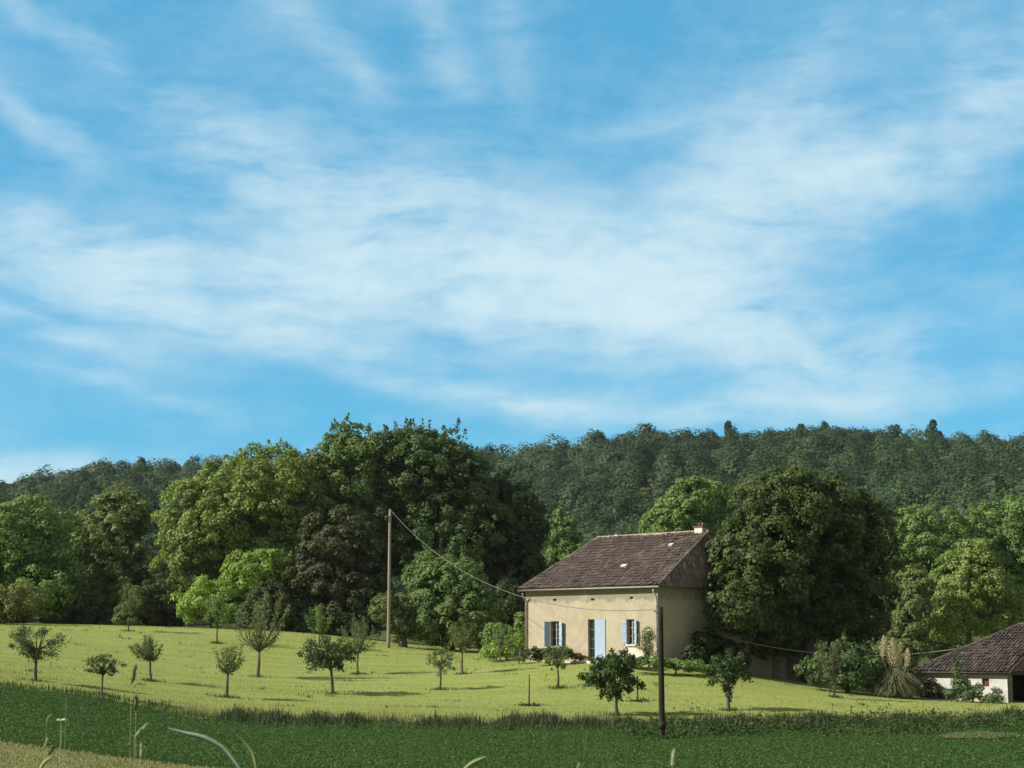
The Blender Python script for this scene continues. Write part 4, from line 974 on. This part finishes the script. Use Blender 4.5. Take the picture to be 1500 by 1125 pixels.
# ---------------------------------------------------------------- grass, crop, verge
def blades(name, X, Y, hgt, wid, mat, label, cat, rng, lean=.35, lift=0.0, three=False):
    n = len(X); Z = H(X, Y)+lift; a = rng.uniform(0, 2*math.pi, n); w = np.c_[np.cos(a), np.sin(a), np.zeros(n)]*(wid*rng.uniform(.6, 1.3, n))[:, None]
    h = hgt*rng.uniform(.45, 1.15, n); la = rng.uniform(0, 2*math.pi, n); ln = np.c_[np.cos(la), np.sin(la), np.zeros(n)]*(h*lean*rng.random(n))[:, None]
    B = np.c_[X, Y, Z]; V = np.empty((n, 4, 3)); V[:, 0] = B-w*.5; V[:, 1] = B+w*.5
    up = np.c_[np.zeros(n), np.zeros(n), h]; V[:, 2] = B+up+ln+w*.12; V[:, 3] = B+up*.97+ln-w*.12
    return tag(npmesh(name, V.reshape(-1, 3), np.arange(4*n).reshape(n, 4), None, M[mat], rng.random(n)), label, cat, kind='stuff')
rng = np.random.default_rng(21)
n = 90000; Y = 65+(rng.random(n)**1.25)*54; X = (rng.random(n)*2-1)*(Y*.33+4)
blades('meadow_grass', X, Y, .045, .035, 'blade', 'short sunlit yellow-green grass of the meadow', 'grass', rng, .8)
X, Y = [], []
for b in TRUNKS:
    k = int(rng.integers(60, 190)); rr_ = np.abs(rng.normal(size=k))*rng.uniform(.18, .38)+.05; a_ = rng.uniform(0, 2*math.pi, k); X += list(b[0]+rr_*np.cos(a_)*1.3); Y += list(b[1]+rr_*np.sin(a_))
for _ in range(260):
    y_ = rng.uniform(67, 112); x_ = rng.uniform(-1, 1)*(y_*.32); k = int(rng.integers(6, 26)); X += list(x_+rng.normal(size=k)*rng.uniform(.08, .5)); Y += list(y_+rng.normal(size=k)*rng.uniform(.06, .3))
blades('uncut_grass', np.array(X), np.array(Y), .14, .03, 'weed', 'uncut darker grass round the fruit tree trunks', 'grass', rng, .8)
n = 170000; Y = 45+rng.random(n)*20.0; X = (rng.random(n)*2-1)*(Y*.33+3)
k = rng.random(n)
C = np.c_[X, Y, H(X, Y)+.02+rng.random(n)*.16]
V, Fq = leaf_arrays(C, rng.normal(size=(n, 3))*.5+[0, 0, .9], rng.uniform(.025, .055, n), rng, .42)
tag(npmesh('crop_leaves', V, Fq, None, M['crop'], k), 'dark green low crop filling the field at the foot of the meadow', 'crop', kind='stuff')
n = 26000; Y = 37+rng.random(n)*8.2; X = -16+rng.random(n)*18
blades('dry_grass', X, Y, .07, .03, 'dryblade', 'short pale dry grass on the strip at the lower left', 'grass', rng, .7)
n = 44000; X = -24+rng.random(n)*46; Y = np.array([yb1(x) for x in X])+rng.normal(size=n)*.8+.45
clump = np.sin(X*1.7)+np.sin(X*4.1+2)+np.sin(X*.6+1); dens = np.where(X < -11.5, .08, np.clip(.62+.22*clump, .12, 1)); keep = rng.random(n) < dens; X, Y, clump = X[keep], Y[keep], clump[keep]
amp = np.where(X < -11.5, .2, np.clip(.26+.06*clump+rng.normal(size=len(X))*.10, .12, .8))
blades('verge_grass', X, Y, amp, .05, 'verge', 'dark green grass along the edge between crop and meadow', 'tall grass', rng, .5)
n = 11000; X = -13+rng.random(n)*36; Y = np.array([yb1(x) for x in X])+.7+np.abs(rng.normal(size=n))*.7
blades('seeding_grass', X, Y, .34+.07*np.sin(X*2.3)+.05*np.sin(X*.9), .016, 'seed', 'pale beige seed heads along the foot of the meadow', 'tall grass', rng, .6)
n = 30000; X = 4+rng.random(n)*21; Y = 60.5+rng.random(n)*5.6; cl_ = np.sin(X*1.9+Y)+np.sin(X*.8-Y*1.7); keep = cl_+rng.normal(size=n)*.4 > .1; X, Y = X[keep], Y[keep]
C = np.c_[X, Y, H(X, Y)+np.abs(rng.normal(size=len(X)))*(.16+.16*np.clip(np.sin(X*.9+Y*.5), 0, 1))]
V, Fq = leaf_arrays(C, rng.normal(size=(len(X), 3))*.8+[0, 0, .6], rng.uniform(.04, .10, len(X)), rng, .4)
tag(npmesh('rough_weeds', V, Fq, None, M['weed'], rng.random(len(Fq))), 'rough dark weeds overgrowing the right end of the crop', 'weeds', kind='stuff')
patch('bare_earth', lambda x: 59.3-.7*math.sqrt(max(0.0, 1-((x-16.6)/1.45)**2))-.15*math.sin(x*5), lambda x: 59.4+1.3*math.sqrt(max(0.0, 1-((x-16.6)/1.45)**2))+.2*math.sin(x*6), np.arange(15.2, 18.01, .2), 6, M['earth'], .035)

# ---------------------------------------------------------------- near seed heads and blades in front of the camera
def ear_mb(a, b, r, n=9):
    mb = MB(); a, b = np.array(a, float), np.array(b, float)
    mb.tube([a+(b-a)*t for t in np.linspace(0, 1, n)], [max(.0006, r*math.sin(math.pi*min(1, t*.86+.08))**.8) for t in np.linspace(0, 1, n)], 7); return mb
def stalk(label, d, ear, rad, mat, foot=None, cat='grass stalk', name='grass_stalk'):
    """ear: list of pixels from the lower end to the tip"""
    rad = rad*.62; P = [at(px, py, d) for px, py in ear]; fx = (foot if foot is not None else ear[0][0]-6); f = at(fx, HZ, d); f[2] = h1(f[0], d)
    root = thing(name, label, cat, f, 'stalks of grass close to the camera')
    mid = f+(P[0]-f)*.55+np.array([.02, 0, 0])
    st = MB(); st.tube([f, mid, P[0]], [.0013, .0010, .0006], 6); st.build('stem', M['stalk'], root, True)
    mb = MB(); n = len(P); q = []
    for i in range(n-1): q += [P[i]+(P[i+1]-P[i])*t for t in np.linspace(0, 1, 5, endpoint=(i == n-2))]
    L = len(q); mb.tube(q, [max(.0005, rad*math.sin(math.pi*min(1, (i/(L-1))*.86+.09))**.8) for i in range(L)], 7)
    rg = np.random.default_rng(int(ear[0][0])); 
    for i in range(int(L*3)):                       # spikelets
        t = rg.random()*.85+.05; j = int(t*(L-1)); p = q[j]; ax = q[min(j+1, L-1)]-q[max(j-1, 0)]; ax /= np.linalg.norm(ax); o = np.cross(ax, rg.normal(size=3)); o /= np.linalg.norm(o)
        mb.tube([p+o*rad*.5, p+o*rad*1.15+ax*rad*1.2, p+o*rad*1.0+ax*rad*3.2], [rad*.3, rad*.28, rad*.04], 4)
    mb.build('seed_head', M[mat], root, True)
stalk('dark upright seed head rising above the crop edge, highest of the stalks', 5.6, [(192, 1003), (196, 990), (199, 974)], .0085, 'darkear', 190)
stalk('dark seed head directly below the highest one', 5.2, [(199, 1040), (199, 1030), (199, 1018)], .0075, 'darkear', 201)
stalk('small dark seed head near the left edge of the crop', 6.5, [(97, 1022), (97, 1014), (97.5, 1007)], .006, 'darkear', 92)
stalk('pale green slanting seed head in the middle of the stalks', 5.0, [(197, 1080), (206, 1070), (219, 1058)], .006, 'paleear', 190)
stalk('pale green upright seed head under the slanting one', 4.6, [(206, 1118), (207, 1104), (207, 1088)], .0055, 'paleear', 206)
stalk('dark drooping seed head over the dry strip at lower left', 4.6, [(72, 1106), (76, 1098), (80, 1090)], .007, 'darkear', 60)
stalk('pale leaning seed head at lower left over the dry strip', 4.6, [(64, 1098), (67, 1090), (70, 1080)], .004, 'paleear', 58)
stalk('pale curved grass tip beside the white flower', 5.2, [(68, 1062), (70, 1052), (76, 1046)], .0035, 'paleear', 66)
stalk('pale seed head at the bottom edge right of the dark pole', 4.6, [(986, 1126), (986, 1112), (987, 1096)], .007, 'paleear', 984)
stalk('short pale tip at the bottom edge below the door', 4.6, [(845, 1130), (847, 1124), (849, 1117)], .004, 'paleear', 842)
def long_blade(label, d, px, wid, mat, foot):
    P = [at(a, b, d+c) for a, b, c in px]; f = at(foot, HZ, d); f[2] = h1(f[0], d); root = thing('grass_stalk', label, 'grass stalk', f, 'long leaf blades close to the camera')
    Q = P; T = []; wid = wid*1.0
    st = MB(); st.tube([f, f+(P[0]-f)*.5+np.array([.006, 0, 0]), P[0]], [.0015, .0013, .0011], 6); st.build('stem', M['stalk'], root, True)
    # smooth curve through the points
    for i in range(len(Q)-1):
        p0, p1, p2, p3 = Q[max(i-1, 0)], Q[i], Q[i+1], Q[min(i+2, len(Q)-1)]
        for t in np.linspace(0, 1, 7, endpoint=(i == len(Q)-2)):
            T.append(.5*((2*p1)+(-p0+p2)*t+(2*p0-5*p1+4*p2-p3)*t*t+(-p0+3*p1-3*p2+p3)*t**3))
    mb = MB(); n = len(T); V = []
    for i, p in enumerate(T):
        ax = T[min(i+1, n-1)]-T[max(i-1, 0)]; ax /= np.linalg.norm(ax); s = np.cross(ax, [0.25, 1, .1]); s /= np.linalg.norm(s); t = i/(n-1); w = wid*(math.sin(math.pi*min(.97, .12+.85*t))**.8); nrm = np.cross(s, ax)
        V += [p-s*w, p+nrm*w*.16, p+s*w, p-nrm*.0008]
    fs = []
    for i in range(n-1):
        for j in range(4): fs.append((i*4+j, i*4+(j+1) % 4, (i+1)*4+(j+1) % 4, (i+1)*4+j))
    mb.add(V, fs); mb.build('blade', M[mat], root, True)
long_blade('long blue-green blade arching over at the lower left', 4.4, [(352, 1127, 0), (330, 1098, 0), (300, 1081, 0), (272, 1074, 0), (247, 1067, 0)], .0062, 'bluegrass', 372)
long_blade('pale slanting blade at the bottom edge left of the door', 4.4, [(680, 1127, 0), (694, 1117, 0), (714, 1108, 0)], .006, 'stalk', 668)
long_blade('short pale blade right of the arching blue-green one', 4.6, [(376, 1130, 0), (371, 1106, 0), (361, 1090, 0), (346, 1075, 0)], .004, 'stalk', 379)
long_blade('pale blade leaning right at the lower left corner', 4.4, [(58, 1130, 0), (64, 1118, 0), (78, 1108, 0)], .005, 'stalk', 50)
f = at(88, HZ, 5.0); f[2] = h1(f[0], 5.0)
fl_ = thing('wild_flower', 'single white flower on a thin stem over the crop at left', 'flower', f)
c = at(90, 1055, 5.0); st = MB(); st.tube([f, f+(c-f)*.6+np.array([.01, 0, 0]), c], [.002, .0016, .0012], 6); st.build('stem', M['stalk'], fl_, True)
pt = MB(); rg = np.random.default_rng(3)
for i in range(12):
    a = 2*math.pi*i/12; o = np.array([math.cos(a), math.sin(a), 0]); s = np.array([-o[1], o[0], 0]); e = c+o*.013+np.array([0, 0, rg.uniform(-.001, .004)])
    pt.hexa([c+s*.0015, c-s*.0015, e-s*.003, e+s*.003]+[q+np.array([0, 0, .0012]) for q in (c+s*.0015, c-s*.0015, e-s*.003, e+s*.003)])
pt.build('petals', M['petal'], fl_)

# ---------------------------------------------------------------- air between here and the hill
hm = bpy.data.materials.new('haze'); hm.use_nodes = True; T = NT(hm.node_tree); T.n.clear()
o = T.node('ShaderNodeOutputMaterial'); v = T.node('ShaderNodeVolumePrincipled'); v.inputs['Color'].default_value = (.80, .88, .95, 1)
v.inputs['Density'].default_value = .00007; v.inputs['Anisotropy'].default_value = .2; T.l.new(v.outputs[0], o.inputs['Volume'])
zlo = float(GZ.min())-1.0
b = MB(); b.hexa([(-2700, -700, zlo), (2700, -700, zlo), (2700, 3100, zlo), (-2700, 3100, zlo), (-2700, -700, 130), (2700, -700, 130), (2700, 3100, 130), (-2700, 3100, 130)])
tag(b.build('haze', hm), kind='stuff')
